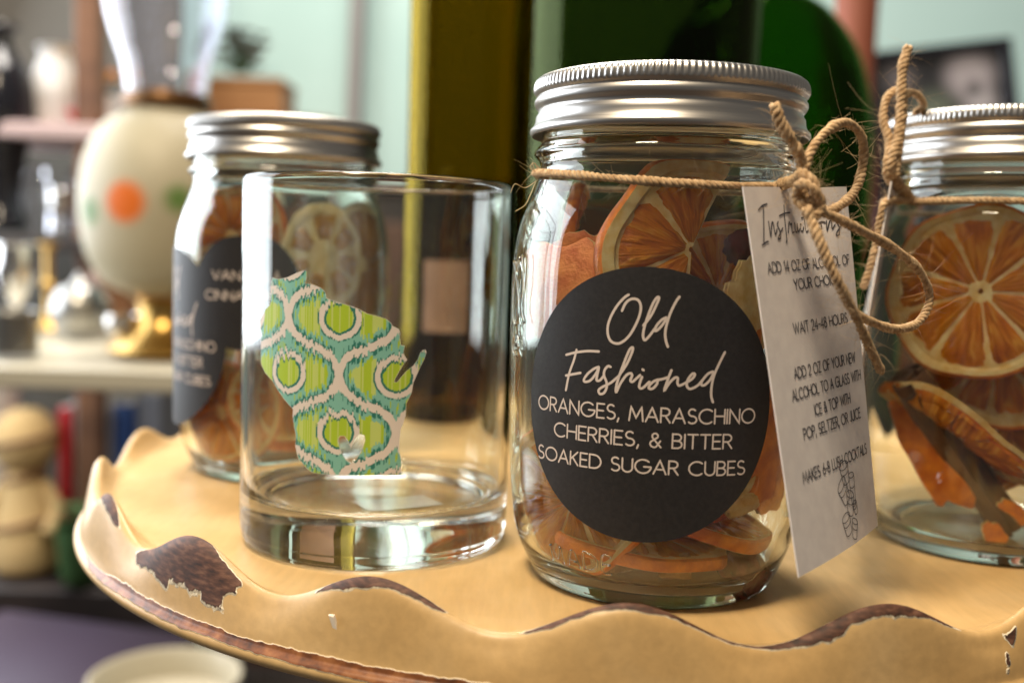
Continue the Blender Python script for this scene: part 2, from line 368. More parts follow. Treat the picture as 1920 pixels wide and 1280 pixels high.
    mr2 = N('ShaderNodeMix'); L(step(d1, -.05, .10), mr2.inputs[0]); L(rr.outputs[0], mr2.inputs[2]); mr2.inputs[3].default_value = .68; L(mr2.outputs[0], b.inputs['Roughness'])
    return M
def build_tray():
    tray_material()
    root = thing('pie_crust_tray', 'round cream painted wooden tray with scalloped rim and chipped brown patches', 'tray', (TCX, TCY, 0))
    NT, NSS = 1800, 81
    th = np.arange(NT) * 2 * math.pi / NT - math.pi
    zt = .0062 + .0046 * np.cos(NSC * (th - TH0)) + .0005 * np.sin(3 * th + 1)
    P = np.array([cr(rim_profile(z), NSS) for z in np.unique(np.round(zt, 5))]); uz = np.unique(np.round(zt, 5))
    idx = np.searchsorted(uz, np.round(zt, 5)); pr = P[idx]                      # NT x NSS x 2
    r = pr[..., 0].T; z = pr[..., 1].T
    V = np.stack([r * np.cos(th), r * np.sin(th), z], -1).reshape(-1, 3)
    F = grid_faces(NSS, NT)[:, ::-1]
    deg = np.degrees(th); deg = np.where(deg > 30, deg - 360, deg)
    UV = np.stack([np.tile(deg * 3.35, NSS), np.repeat(np.linspace(0, 16, NSS) * 1.9, NT)], 1)
    sc2 = lambda poly: [(a * 3.35, b_ * 1.9) for a, b_ in poly]
    chip = np.full(len(V), 50.0)
    for c in CHIPS: chip = np.minimum(chip, sdf(UV, sc2(c)))
    rng = np.random.default_rng(4)
    for _ in range(7):                        # small knocks elsewhere on the rim crests
        a0 = TH0 + rng.integers(0, 20) * 2 * math.pi / NSC + rng.normal(0, .03)
        dg = math.degrees(a0); dg = ((dg + 330) % 360) - 330
        if -170 < dg < -55: continue
        chip = np.minimum(chip, np.hypot((UV[:, 0] - dg * 3.35) / 4, (UV[:, 1] - 5.2 * 1.9)) - 1.2)
    for a, s in ((-64.6, 8.0), (-64.7, 8.6), (-64.9, 9.3)): chip = np.minimum(chip, np.hypot(UV[:, 0] - a * 3.35, UV[:, 1] - s * 1.9) - .5)
    bead = sdf(UV, sc2(BEAD))
    # floor of the tray: rings inwards, and the underside
    n0 = len(V); extra = []; rings = []
    for rr in (.150, .110, .070, .035, .004):
        rings.append((rr, 0.0, 0))
    for rr in (.150, .08, .004): rings.append((rr, -.0144, 1))
    allF = [F]; base_in = np.arange(NT); base_out = np.arange(NT) + (NSS - 1) * NT
    prev = base_in; cnt = n0
    for rr, zz, side in rings:
        if side == 1 and prev is not None and zz < 0 and rr == .150: prev = base_out
        cur = np.arange(NT) + cnt; cnt += NT
        extra.append(np.stack([rr * np.cos(th), rr * np.sin(th), np.full(NT, zz)], -1))
        q = np.stack([prev, np.roll(prev, -1), np.roll(cur, -1), cur], -1)
        allF.append(q); prev = cur
    V = np.vstack([V] + extra); Fa = np.vstack(allF)
    o = mesh('tray_top', V, Fa, 'tray_paint', root, sharp=None)
    me = o.data
    for nm, arr in (('chip', chip), ('bead', bead)):
        a = me.attributes.new(nm, 'FLOAT', 'POINT'); full = np.full(len(V), 50.0); full[:len(arr)] = arr
        a.data.foreach_set('value', full.astype(np.float32))
    import bmesh
    bm = bmesh.new(); bm.from_mesh(me); bmesh.ops.recalc_face_normals(bm, faces=bm.faces); bm.to_mesh(me); bm.free()
    # turned pedestal that carries the tray
    noisy(mat('pedestal_wood', rough=.45), (.05, .022, .012), (.11, .05, .028), 30, stretch=(1, 1, .2))
    v, f = lathe(mm([(0, -330), (85, -330), (90, -322), (84, -312), (50, -300), (26, -285), (20, -250), (24, -215), (34, -180), (30, -140), (20, -110), (18, -80), (24, -50), (40, -28), (62, -18), (66, -14.3), (0, -14.3)]), 48)
    mesh('pedestal', v, f, 'pedestal_wood', root)
    v, f = join([([(-.0022, -.0007, 0), (.0020, -.0010, 0), (.0024, .0006, 0), (-.0018, .0010, 0), (-.0020, -.0005, .0005), (.0016, -.0007, .0005), (.0019, .0004, .0006), (-.0014, .0007, .0005)], [[3, 2, 1, 0], [4, 5, 6, 7], [0, 1, 5, 4], [1, 2, 6, 5], [2, 3, 7, 6], [3, 0, 4, 7]])])
    mat('flake', (.86, .76, .62), .6)
    a = rad(-113.6); mesh('paint_flake', v, f, 'flake', root, smooth=False, loc=(.1955 * math.cos(a), .1955 * math.sin(a), .0002), rot=(Matrix.Rotation(a, 3, 'Z') @ Matrix.Rotation(rad(98), 3, 'Y') @ Matrix.Rotation(.35, 3, 'Z')).to_euler())
    return root
build_tray()

# ------------------------------------------------------------------ jars
JAR_OUT = [(0, 3), (22, 2.4), (27, 1.0), (29.5, 0), (31.5, .3), (33.4, 2.0), (35.2, 5.3), (36.8, 8.9), (38.1, 12.6), (38.9, 16.1), (39.5, 21), (40.6, 32), (41.3, 48), (41.5, 70), (41.5, 80), (41.2, 87), (40.6, 92.5), (39.4, 98), (37.7, 102.6), (36.1, 107), (34.9, 110.6), (34.5, 113), (35.3, 114.7), (36.4, 116.2), (35.5, 117.7), (34.6, 119), (34.3, 123), (34.2, 134), (33.6, 135.0)]
JAR_IN = [(32.4, 135.1), (31.8, 134.4), (31.6, 122), (31.7, 113), (33.2, 108), (35.3, 103), (37.2, 97.5), (38.3, 91), (38.8, 82), (38.8, 60), (38.4, 42), (37.7, 28), (36.6, 18), (34.4, 10.5), (31, 6.2), (25, 4.5), (0, 4.2)]
LID = [(33.5, 126), (34.8, 123.2), (36.0, 121.3), (37.2, 121.0), (37.8, 121.8), (37.7, 122.6), (36.9, 123.4), (36.45, 124.4), (36.3, 125.4), (36.2, 126.2), (35.75, 126.9), (35.55, 127.5), (35.8, 128.1), (36.4, 128.8), (36.75, 129.6), (36.7, 130.4), (36.2, 131.1), (36.0, 131.5), (36.3, 131.9), (36.75, 132.4), (36.95, 133.0), (36.95, 133.6), (36.9, 134.3), (36.75, 135.0), (36.4, 135.7), (35.8, 136.2), (34.9, 136.4), (33.8, 136.3), (32.8, 135.9), (32.2, 135.6), (15, 135.6), (0, 135.6)]
def knurl(r, t, z):
    e = np.clip((z - .1326) / .0006, 0, 1) * np.clip((.1362 - z) / .0006, 0, 1)
    return r + e * .00016 * np.sign(np.sin(140 * t)) * np.abs(np.sin(140 * t)) ** .6
def cyl_map(R, ang, z0, lift0=.00009):
    def fn(x, y, lift=0):                      # millimetres along the curve and up -> a point on the jar wall
        r = R + lift0 + lift * .000012; a = ang + x / 1000. / R
        return (r * math.cos(a), r * math.sin(a), z0 + y / 1000.)
    return fn
def round_label(root, R, ang, z0, rmm, name='label', lab=None):
    V = []; F = []; nr, nt_ = 14, 120
    for i in range(nr + 1):
        for j in range(nt_):
            a = 2 * math.pi * j / nt_; q = rmm * i / nr
            V.append(cyl_map(R, ang, z0, .00006)(q * math.cos(a), q * math.sin(a)))
    F = grid_faces(nr + 1, nt_).tolist()
    # paper thickness at the border
    n = len(V)
    for j in range(nt_):
        a = 2 * math.pi * j / nt_; V.append(cyl_map(R, ang, z0, -.00004)(rmm * math.cos(a), rmm * math.sin(a)))
    F += [[nr * nt_ + j, nr * nt_ + (j + 1) % nt_, n + (j + 1) % nt_, n + j] for j in range(nt_)]
    o = mesh(name, V, F, 'black_paper', root)
    if lab: o['label'] = lab
    return o
OLD_SCRIPT = [[(-4.46, 26.58), (-5.25, 26.06), (-6.51, 24.72), (-7.77, 22.89), (-8.86, 20.58), (-9.35, 18.61), (-9.2, 16.67), (-8.46, 15.26), (-7.09, 14.7), (-5.61, 15.12), (-3.88, 16.83), (-2.39, 19.63), (-1.53, 22.23), (-1.46, 24.15), (-2.15, 25.4), (-3.45, 25.66), (-4.56, 25.13), (-5.33, 24.14), (-5.93, 22.66)],
 [(-0.62, 19.4), (1.03, 21.71), (2.32, 24.63), (2.8, 26.08), (2.26, 26.15), (1.24, 24.27), (-0.02, 20.39), (-0.6, 17.48), (-0.25, 15.96), (0.62, 16.58), (2.11, 18.73)],
 [(4.66, 21.54), (3.59, 20.86), (2.55, 19.54), (2.12, 18.41), (2.6, 18.33), (3.65, 19.43), (4.68, 21.06)],
 [(7.58, 26.57), (6.85, 25.43), (5.71, 22.85), (4.89, 19.96), (4.61, 17.72), (4.92, 15.81), (5.38, 14.55)],
 [(-17.59, 12.4), (-18.26, 9.77), (-19.52, 6.32), (-20.37, 2.06)], [(-20.65, 10.88), (-17.75, 11.73), (-14.35, 12.34), (-11.39, 12.46)], [(-20.53, 5.72), (-18.31, 6.28), (-16.18, 6.81)],
 [(-11.3, 8.71), (-12.53, 8.12), (-14.11, 6.83), (-15.16, 5.25), (-14.76, 4.73), (-13.31, 5.26), (-11.94, 7.02), (-11.23, 8.56), (-11.57, 6.73), (-11.69, 5.41), (-10.81, 5.48), (-9.75, 6.81)],
 [(-8.2, 8.95), (-8.88, 9.07), (-9.7, 8.03), (-9.82, 6.71), (-9.14, 5.3), (-9.01, 3.84), (-9.64, 2.47), (-10.67, 2.15), (-11.06, 3.0), (-10.05, 3.91), (-8.04, 5.06), (-6.09, 6.84)],
 [(-6.09, 6.84), (-4.24, 9.88), (-3.07, 12.85), (-2.95, 13.99), (-3.74, 13.3), (-4.91, 10.16), (-6.08, 6.51), (-6.64, 4.03), (-6.5, 2.97), (-5.68, 4.92), (-4.29, 7.12), (-3.24, 7.74), (-2.83, 7.22), (-3.17, 6.07), (-2.7, 5.71), (-1.83, 6.48), (-0.91, 7.44)],
 [(-0.41, 7.05), (-0.92, 5.4), (-0.91, 4.43), (-0.14, 4.39), (1.39, 5.96)], [(-0.35, 8.85), (-0.10, 8.65)],
 [(3.42, 6.61), (2.34, 6.07), (1.43, 5.06), (1.4, 4.35), (2.25, 4.39), (3.16, 5.47), (3.43, 6.45), (4.37, 6.75), (5.61, 7.19)],
 [(6.48, 8.99), (5.78, 6.88), (5.02, 4.11), (6.14, 5.93), (7.35, 7.2), (8.06, 7.12), (8.04, 6.0), (8.55, 5.37), (10.11, 6.13)],
 [(10.11, 6.13), (11.51, 7.07), (12.11, 8.11), (11.52, 8.29), (10.49, 6.88), (10.3, 5.43), (11.14, 4.65), (12.89, 5.49), (14.13, 6.96)],
 [(16.52, 8.92), (15.22, 8.26), (13.98, 6.64), (13.86, 5.67), (14.68, 5.68), (15.95, 6.99), (16.71, 8.6)],
 [(19.35, 13.61), (18.26, 11.35), (16.9, 8.12), (16.37, 5.22), (16.42, 2.96), (16.9, 1.51)]]
def old_fashioned_label(root, ang, z0, lab):
    R = .0416
    o = round_label(root, R, ang, z0, 33.4, 'label', lab)
    fn = cyl_map(R, ang, z0)
    v, f = ribbon(OLD_SCRIPT, .62, fn, .5, True)
    mesh('script_lettering', v, f, 'cream_print', o, smooth=False)
    st = text_strokes('ORANGES, MARASCHINO', 3.45, -29.8, 28.6, -3.7) + text_strokes('CHERRIES, & BITTER', 3.4, -23.6, 22.4, -9.8) + text_strokes('SOAKED SUGAR CUBES', 3.3, -29.2, 26.4, -16.3)
    v, f = ribbon(st, .42, fn, .6)
    mesh('capital_lettering', v, f, 'cream_print', o, smooth=False)
    return o
_jar_me = {}
def jar(label, x, y, rotz=0.0):
    root = thing('mason_jar', label, 'jar', (x, y, 0), (0, 0, rotz), 'mason jars of dried fruit on the tray')
    if not _jar_me:
        prof = list(cr(mm(JAR_OUT), 110)) + list(cr(mm(JAR_IN), 60))
        v, f = lathe(prof, 144); g = mesh('glass_body', v, f, 'jar_glass', root, sharp=None)
        v, f = lathe(mm(LID), 1120, knurl); l = mesh('lid', v, f, 'lid_metal', root, sharp=60)
        _jar_me['g'] = g.data; _jar_me['l'] = l.data
    else:
        for n, k in (('glass_body', 'g'), ('lid', 'l')): link(bpy.data.objects.new(n, _jar_me[k]), root)
    return root
JX, JY = .0409, .2887
main_jar = jar('mason jar with round black Old Fashioned label full of dried orange, beside the tumbler', JX, JY)
old_fashioned_label(main_jar, rad(-102.5), .0535, 'round black label with cream script and capitals')
# raised glass marks: MADE at the foot, a script loop and a ringed letter at the side
def emboss(strokes, fn, rmm, name, parent):
    parts = []
    for s in strokes:
        P = np.array(s, float)
        if len(P) > 2: P = cr(P, len(P) * 4)
        parts.append(tube([fn(x, y) for x, y in P], rmm / 1000., 8))
    v, f = join(parts); return mesh(name, v, f, 'jar_glass', parent, sharp=None)
def made_fn(x, y, lift=0):
    z = 13.0 + y
    r = np.interp(z, [a[1] for a in JAR_OUT[3:16]], [a[0] for a in JAR_OUT[3:16]]) / 1000. + .0001
    a = rad(-128) + x / 1000. / .036
    return (r * math.cos(a), r * math.sin(a), z / 1000.)
emboss([q for q in text_strokes('MADE', 4.6, -7.5, 10.0, -3.0, .3)], made_fn, .32, 'embossed_lettering', main_jar)
side = cyl_map(.0416, rad(-163), .078, .0)
emboss([[(-5, 9), (-2, 6), (1, 0), (1.5, -5), (-.5, -8), (-3, -6), (-3.5, 0), (-2, 6), (1, 10)], [(3, 11), (4.5, 4), (3.5, -3), (5.5, -7)], arc(0, -13.5, 2.2, 2.6, 0, 360, 18), [(-.8, -14.8), (-.8, -12.2), (.5, -12.4), (.4, -13.4), (-.7, -13.5), (.8, -14.8)]], side, .42, 'embossed_emblem', main_jar)

# ------------------------------------------------------------------ dried fruit
def wobble(V, seed, amp, L):
    r = random.Random(seed); V = np.array(V, float)
    for _ in range(4):
        kx, ky, ph = r.uniform(-1, 1) * 2.2 / L, r.uniform(-1, 1) * 2.2 / L, r.uniform(0, 6.28)
        V[:, 2] += amp * r.uniform(.4, 1) * np.sin(V[:, 0] * kx + V[:, 1] * ky + ph)
    for _ in range(3):
        k, ph = r.uniform(2, 5) / L, r.uniform(0, 6.28)
        V[:, 0] += amp * .35 * np.sin(V[:, 1] * k + ph); V[:, 1] += amp * .35 * np.sin(V[:, 0] * k + ph * 1.7)
    return V
def slice_meshes(R, t, a0, a1, seed, nseg=10, curl=.0, rind=.87, gap=.018, core=.08):
    rng = random.Random(seed); full = abs(a1 - a0) >= 6.28
    n = 72 if full else max(16, int(72 * (a1 - a0) / 6.283))
    th = np.linspace(a0, a1, n + 1)[:(n if full else n + 1)]; nj = len(th)
    edge = 1 + .025 * np.sin(3 * th + seed) + .015 * np.sin(7 * th + seed * 2)
    def sweep(prof, closed):
        V = np.array([[(R * edge[j] * pr, th[j], pz) for j in range(nj)] for pr, pz in prof]).reshape(-1, 3)
        W = np.stack([V[:, 0] * np.cos(V[:, 1]), V[:, 0] * np.sin(V[:, 1]), V[:, 2]], 1)
        F = grid_faces(len(prof), nj, full).tolist()
        if closed and not full:
            F.append([k * nj for k in range(len(prof) - 1)][::-1]); F.append([k * nj + nj - 1 for k in range(len(prof) - 1)])
        return W, F
    h = t / 2
    peel = sweep([(.955, -h * .9), (.985, -h * .7), (1.0, 0), (.985, h * .7), (.955, h * .9), (.945, 0), (.955, -h * .9)], True)
    pith = sweep([(.03, -h * .35), (rind, -h * .42), (rind + .035, -h * .85), (.958, -h * .9), (.958, h * .9), (rind + .035, h * .85), (rind, h * .42), (.03, h * .35), (.03, -h * .35)], True)
    segs = []; k = nseg if full else max(2, int(round(nseg * (a1 - a0) / 6.283)))
    for i in range(k):
        jj = .05 * math.sin(seed * 3.1 + i * 2.3), .05 * math.sin(seed * 3.1 + (i + 1) * 2.3); b0 = a0 + (a1 - a0) * i / k + gap + jj[0]; b1 = a0 + (a1 - a0) * (i + 1) / k - gap + jj[1]
        P = []; nr, na = 9, 8
        for sgn in (1, -1):
            for q in range(nr):
                rr = (core + .04 * rng.random()) + (rind - .02 - core) * q / (nr - 1); inset = .05 / max(rr, .2) * .35
                for s in range(na):
                    a = (b0 + inset * .3) + (b1 - b0 - inset * .6) * s / (na - 1)
                    bul = min(q, nr - 1 - q, 1.5) / 1.5 * min(s, na - 1 - s, 1) * (.45 + .75 * rng.random())
                    P.append((R * rr * math.cos(a), R * rr * math.sin(a), sgn * (h * .30 + h * .55 * bul)))
        f1 = grid_faces(nr, na, False); f2 = f1[:, ::-1] + nr * na
        segs.append((np.array(P), np.vstack([f1, f2]).tolist()))
    amp = curl * R
    fix = lambda m_: (wobble(m_[0], seed, amp, R), m_[1])
    return fix(peel), fix(pith), [fix(s) for s in segs]
_INZ = [a[1] / 1000. for a in JAR_IN[::-1]][1:]; _INR = [a[0] / 1000. for a in JAR_IN[::-1]][1:]
def contain(root, cx, cy_):                   # pieces pressed against the glass bend along it
    mw = Matrix.LocRotScale(root.location, root.rotation_euler, None); inv = mw.inverted()
    for o in root.children:
        me = o.data; n = len(me.vertices); A = np.empty(n * 3); me.vertices.foreach_get('co', A); A = A.reshape(-1, 3)
        M3 = np.array(mw); W = A @ M3[:3, :3].T + M3[:3, 3]; W[:, 2] = np.maximum(W[:, 2], .0048)
        dx, dy = W[:, 0] - cx, W[:, 1] - cy_; r = np.hypot(dx, dy) + 1e-9; lim = np.interp(W[:, 2], _INZ, _INR) - .0004
        over = r > lim; rn = np.where(over, lim - np.minimum((r - lim) * .12, .0035), r); W[:, 0] = cx + dx * rn / r; W[:, 1] = cy_ + dy * rn / r
        I3 = np.array(inv); A = W @ I3[:3, :3].T + I3[:3, 3]; me.vertices.foreach_set('co', A.ravel()); me.update()
def press(root):
    cs = [(.0409, .2887), (-.0913, .4130), (.1560, .3360)]
    c = min(cs, key=lambda q: math.hypot(q[0] - root.location.x, q[1] - root.location.y)); contain(root, *c)
def citrus(label, loc, rot, R=.024, t=.0042, arc_deg=(0, 360), seed=1, curl=.06, mats=('peel', 'pith', 'pulp'), group='dried citrus pieces in the jars', cat='orange slice', name='dried_orange_slice', nseg=10, rind=.87, gap=.018, core=.08):
    root = thing(name, label, cat, loc, rot, group)
    a, b, c = slice_meshes(R, t, rad(arc_deg[0]), rad(arc_deg[1]), seed, nseg, curl, rind, gap, core)
    mesh('peel', *a, mats[0], root); mesh('pith', *b, mats[1], root)
    for s in c: mesh('pulp_segment', *s, mats[2], root)
    press(root)
    return root
def peel_piece(label, loc, rot, wx, wy, bend=.03, seed=1, mats=('peel_red', 'pith'), group='dried citrus pieces in the jars'):
    root = thing('dried_peel_piece', label, 'peel', loc, rot, group)
    rng = random.Random(seed); n = 18; out = []
    ph = [rng.uniform(0, 6.28) for _ in range(4)]
    for side, (z0, z1, nm, mt) in enumerate(((.0, .0010, 'peel', mats[0]), (-.0013, .0, 'pith', mats[1]))):
        V = []; nr, nt_ = 10, 40
        for zz in (z1, z0):
            for i in range(nr + 1):
                for j in range(nt_):
                    a = 2 * math.pi * j / nt_; e = 1 + .10 * math.sin(2 * a + ph[0]) + .08 * math.sin(3 * a + ph[1]) + .05 * math.sin(6 * a + ph[2]) + .03 * math.sin(11 * a + ph[3])
                    sq = 1 / max(abs(math.cos(a)), abs(math.sin(a))) ** .6
                    x = wx / 2 * e * sq * i / nr * math.cos(a); y = wy / 2 * e * sq * i / nr * math.sin(a)
                    k = 1 if i < nr else .4
                    V.append((x, y, zz * k + (z0 + z1) / 2 * (1 - k) - x * x / (2 * bend) - y * y / (3 * bend)))
        m_ = (nr + 1) * nt_; f1 = grid_faces(nr + 1, nt_)
        F = np.vstack([f1, f1[:, ::-1] + m_]).tolist() + [[nr * nt_ + (j + 1) % nt_, nr * nt_ + j, m_ + nr * nt_ + j, m_ + nr * nt_ + (j + 1) % nt_] for j in range(nt_)]
        mesh(nm, wobble(V, seed + 5, .0008, max(wx, wy)), F, mt, root)
    press(root)
    return root
def blob(name, label, cat, loc, r, seed, material, squash=(1, 1, .9), wrinkle=.12, group=None, stem=False):
    root = thing(name, label, cat, loc, (0, 0, seed), group)
    n, k = 28, 18; V = []; rng = random.Random(seed)
    ph = [(rng.uniform(2, 7), rng.uniform(2, 7), rng.uniform(0, 6)) for _ in range(5)]
    for i in range(k + 1):
        p_ = math.pi * i / k
        for j in range(n):
            a = 2 * math.pi * j / n
            d = np.array([math.sin(p_) * math.cos(a), math.sin(p_) * math.sin(a), -math.cos(p_)])
            e = 1 + wrinkle * sum(math.sin(x * d[0] + y * d[1] + (x - y) * d[2] + z) for x, y, z in ph) / 3
            V.append(d * r * e * np.array(squash))
    mesh('flesh', V, grid_faces(k + 1, n), material, root)
    return root
def face(px, py, tilt_x=0.0, tilt_z=0.0, spin=0.0):  # rotation that turns a flat piece's face to the room's front, then tilts it
    return (Matrix.Rotation(tilt_z, 3, 'Z') @ Matrix.Rotation(rad(90) + tilt_x, 3, 'X') @ Matrix.Rotation(spin, 3, 'Z')).to_euler()
GJ1 = 'dried fruit inside the Old Fashioned jar'
citrus('large amber dried orange slice with pale pith standing above the black label', at(1296, 476, .2655), face(0, 0, rad(-4), rad(12), 0), R=.0246, t=.0060, arc_deg=(68, 262), seed=3, curl=.05, group=GJ1, nseg=6, rind=.80, core=.04)
peel_piece('rust red dried peel flap pressed against the glass above the black label', at(1052, 540, .2690), face(0, 0, rad(-6), rad(-34), .3), .0215, .0260, .03, 7, group=GJ1)
peel_piece('rust coloured peel corner tucked beside the large standing orange slice', at(1112, 500, .2720), face(0, 0, rad(6), rad(-10), .9), .0150, .0200, .03, 9, group=GJ1)
citrus('thin dried orange strip standing edge on against the neck', at(1077, 425, .2960), face(0, 0, 0, rad(78), .2), R=.0130, t=.0040, arc_deg=(30, 190), seed=11, curl=.08, group=GJ1)
blob('dried_cherry', 'dark red dried cherry behind the paper tag near the neck', 'cherry', at(1386, 462, .2790), .0068, 5, 'cherry', group=GJ1)
peel_piece('pale pith side of a peel between the black label and tag', at(1424, 580, .2720), face(0, 0, 0, rad(36), .5), .0145, .0270, .03, 13, mats=('pith', 'pith'), group=GJ1)
citrus('golden orange slice half hidden behind the black label and tag', at(1352, 560, .2760), face(0, 0, rad(8), rad(18), .6), R=.0205, t=.0046, arc_deg=(-80, 120), seed=17, curl=.07, group=GJ1)
citrus('bright orange slice leaning at the foot under the black label', at(1075, 925, .2700), face(0, 0, rad(-14), rad(-30), 2.0), R=.0215, t=.0050, seed=21, curl=.06, group=GJ1)
citrus('orange slice lying almost flat along the jar floor', Vector((JX - .004, JY - .004, .0135)), (rad(7), rad(3), .4), R=.0270, t=.0040, seed=23, curl=.03, group=GJ1)
citrus('short orange slice lying tilted over the floor slice', Vector((JX + .012, JY - .008, .0195)), (rad(8), rad(-10), 2.2), R=.0210, t=.0044, arc_deg=(90, 330), seed=25, curl=.03, group=GJ1)
peel_piece('dark amber peel slab behind the label beside the tag', at(1440, 850, .2760), face(0, 0, 0, rad(34), .2), .0190, .0330, .03, 27, mats=('peel', 'pith'), group=GJ1)
peel_piece('torn scrap of cream pith low under the black label', at(1396, 950, .2630), face(0, 0, rad(20), rad(30), .4), .0090, .0060, .02, 29, mats=('pith', 'pith'), group=GJ1)
blob('dried_cherry', 'dark red dried cherry squashed on the jar floor', 'cherry', at(1392, 1066, .2700) , .0062, 8, 'cherry', group=GJ1)
for i, (x, y, s) in enumerate(((-.012, -.016, 1), (.004, -.020, 2), (.016, -.004, 3))):
    v, f = box(.0085, .0085, .0068, .0009); v = wobble(v, s, .0004, .006)
    c = mesh('sugar_cube', v, f, 'sugar', None, loc=(JX + x, JY + y, .0056), rot=(0, 0, s * .7), smooth=False)
    tag(c, ('small amber soaked sugar cube by the embossed glass letters', 'small amber soaked sugar cube under the middle of the flat orange slice', 'small amber soaked sugar cube under the tilted short orange slice')[i], 'sugar cube', 'sugar cubes in the jar')
PACK1 = ['whole orange slice packed upright behind the script of the black label', 'orange slice packed behind the label on the tag side', 'half orange slice packed at the far wall under the lid', 'whole orange slice lying low behind the label capitals', 'small half orange slice packed behind the rust red peel', 'small orange slice packed behind the pale pith peel']
for i, (dx, dy, dz, ry, rz, R, a) in enumerate(((-.012, .004, .048, 60, 20, .0235, (0, 360)), (.012, .010, .052, -70, -30, .0225, (20, 300)), (.001, .016, .075, 80, 70, .0215, (0, 250)), (.004, -.006, .036, 40, -10, .0240, (0, 360)), (-.016, .008, .078, 75, -50, .0180, (0, 200)), (.018, .002, .072, 80, 110, .0190, (30, 260)))):
    citrus(PACK1[i], Vector((JX + dx, JY + dy, dz)), (rad(ry), 0, rad(rz)), R=R, t=.0044, arc_deg=a, seed=31 + i, curl=.06, group=GJ1)

# ------------------------------------------------------------------ the tumbler
GX, GY = -.0411, .3188
TUMB = [(0, 1.6), (28, 1.4), (34, .8), (36, .1), (37.6, 0), (39.2, .7), (40.3, 2.2), (40.8, 4.5), (41, 8), (41, 30), (41, 60), (41, 90), (41, 106), (40.95, 107.8), (40.6, 108.9), (40.0, 109.3), (39.5, 108.8), (39.3, 107.6), (39.3, 104), (39.2, 90), (39.1, 60), (39.0, 34), (38.9, 25), (38.6, 18.2), (37.6, 16.1), (35, 15.2), (28, 14.8), (0, 14.7)]
glass_root = thing('tumbler', 'clear thick based drinking tumbler with patterned state decal, standing in front of the corner jar', 'glass', (GX, GY, 0))
v, f = lathe(cr(mm(TUMB), 190), 160); mesh('glass_body', v, f, 'tumbler_glass', glass_root, sharp=None)
WIS = [(-32.57, 80.24), (-30.12, 79.87), (-26.61, 80.62), (-23.4, 81.99), (-20.93, 82.77), (-20.23, 82.43), (-20.51, 80.03), (-20.87, 79.19), (-18.49, 78.96), (-15.94, 78.15), (-14.68, 77.05), (-14.31, 75.46), (-11.5, 74.66), (-7.27, 73.58), (-5.19, 72.82), (-3.12, 71.74), (0.07, 71.04), (2.13, 70.35), (3.3, 69.36), (3.77, 68.54), (5.4, 67.78), (5.89, 66.63), (5.68, 65.71), (6.1, 63.4), (7.13, 63.31), (6.8, 61.55), (7.1, 60.62), (7.93, 59.46), (7.01, 58.3), (5.89, 56.44), (4.78, 54.34), (4.47, 53.41), (5.26, 53.37), (6.16, 54.58), (7.76, 56.43), (9.63, 57.82), (10.79, 59.44), (11.47, 61.3), (12.18, 62.08), (13.02, 62.21), (13.33, 61.51), (12.74, 59.65), (11.57, 57.33), (10.65, 55.23), (9.74, 53.14), (9.33, 50.34), (7.97, 47.55), (7.81, 44.27), (7.15, 41.94), (6.49, 40.31), (6.31, 37.73), (6.14, 34.9), (6.8, 32.53), (7.01, 27.79), (0.04, 27.8), (-8.29, 27.58), (-14.07, 27.55), (-17.62, 27.72), (-19.21, 28.51), (-20.86, 30.0), (-22.27, 31.27), (-22.87, 33.11), (-23.29, 34.49), (-23.11, 37.35), (-23.84, 40.12), (-24.36, 42.91), (-24.21, 44.58), (-26.96, 46.67), (-29.58, 49.02), (-32.06, 51.63), (-35.55, 53.67), (-37.48, 55.88), (-37.82, 59.7), (-37.61, 62.6), (-37.03, 64.56), (-38.41, 65.9), (-38.27, 68.31), (-36.71, 69.85), (-35.48, 71.35), (-33.55, 72.65), (-33.22, 75.27), (-33.49, 77.61)]
HEART = [(-10.45, 37.19), (-9.9, 38.3), (-8.72, 38.36), (-7.52, 36.87), (-6.79, 35.02), (-5.91, 37.63), (-4.55, 38.98), (-3.31, 38.88), (-3.05, 37.48), (-3.78, 34.89), (-5.34, 32.03), (-6.72, 31.04), (-8.14, 31.92), (-9.59, 34.19)]
def snap(P, poly):                            # nearest point on a polygon outline
    poly = np.array(poly); best = np.full(len(P), 1e9); out = P.copy()
    for a, b in zip(poly, np.roll(poly, -1, 0)):
        ab = b - a; t = np.clip(((P - a) @ ab) / (ab @ ab + 1e-12), 0, 1)[:, None]; q = a + t * ab
        d = np.hypot(*(P - q).T); k = d < best; best[k] = d[k]; out[k] = q[k]
    return out
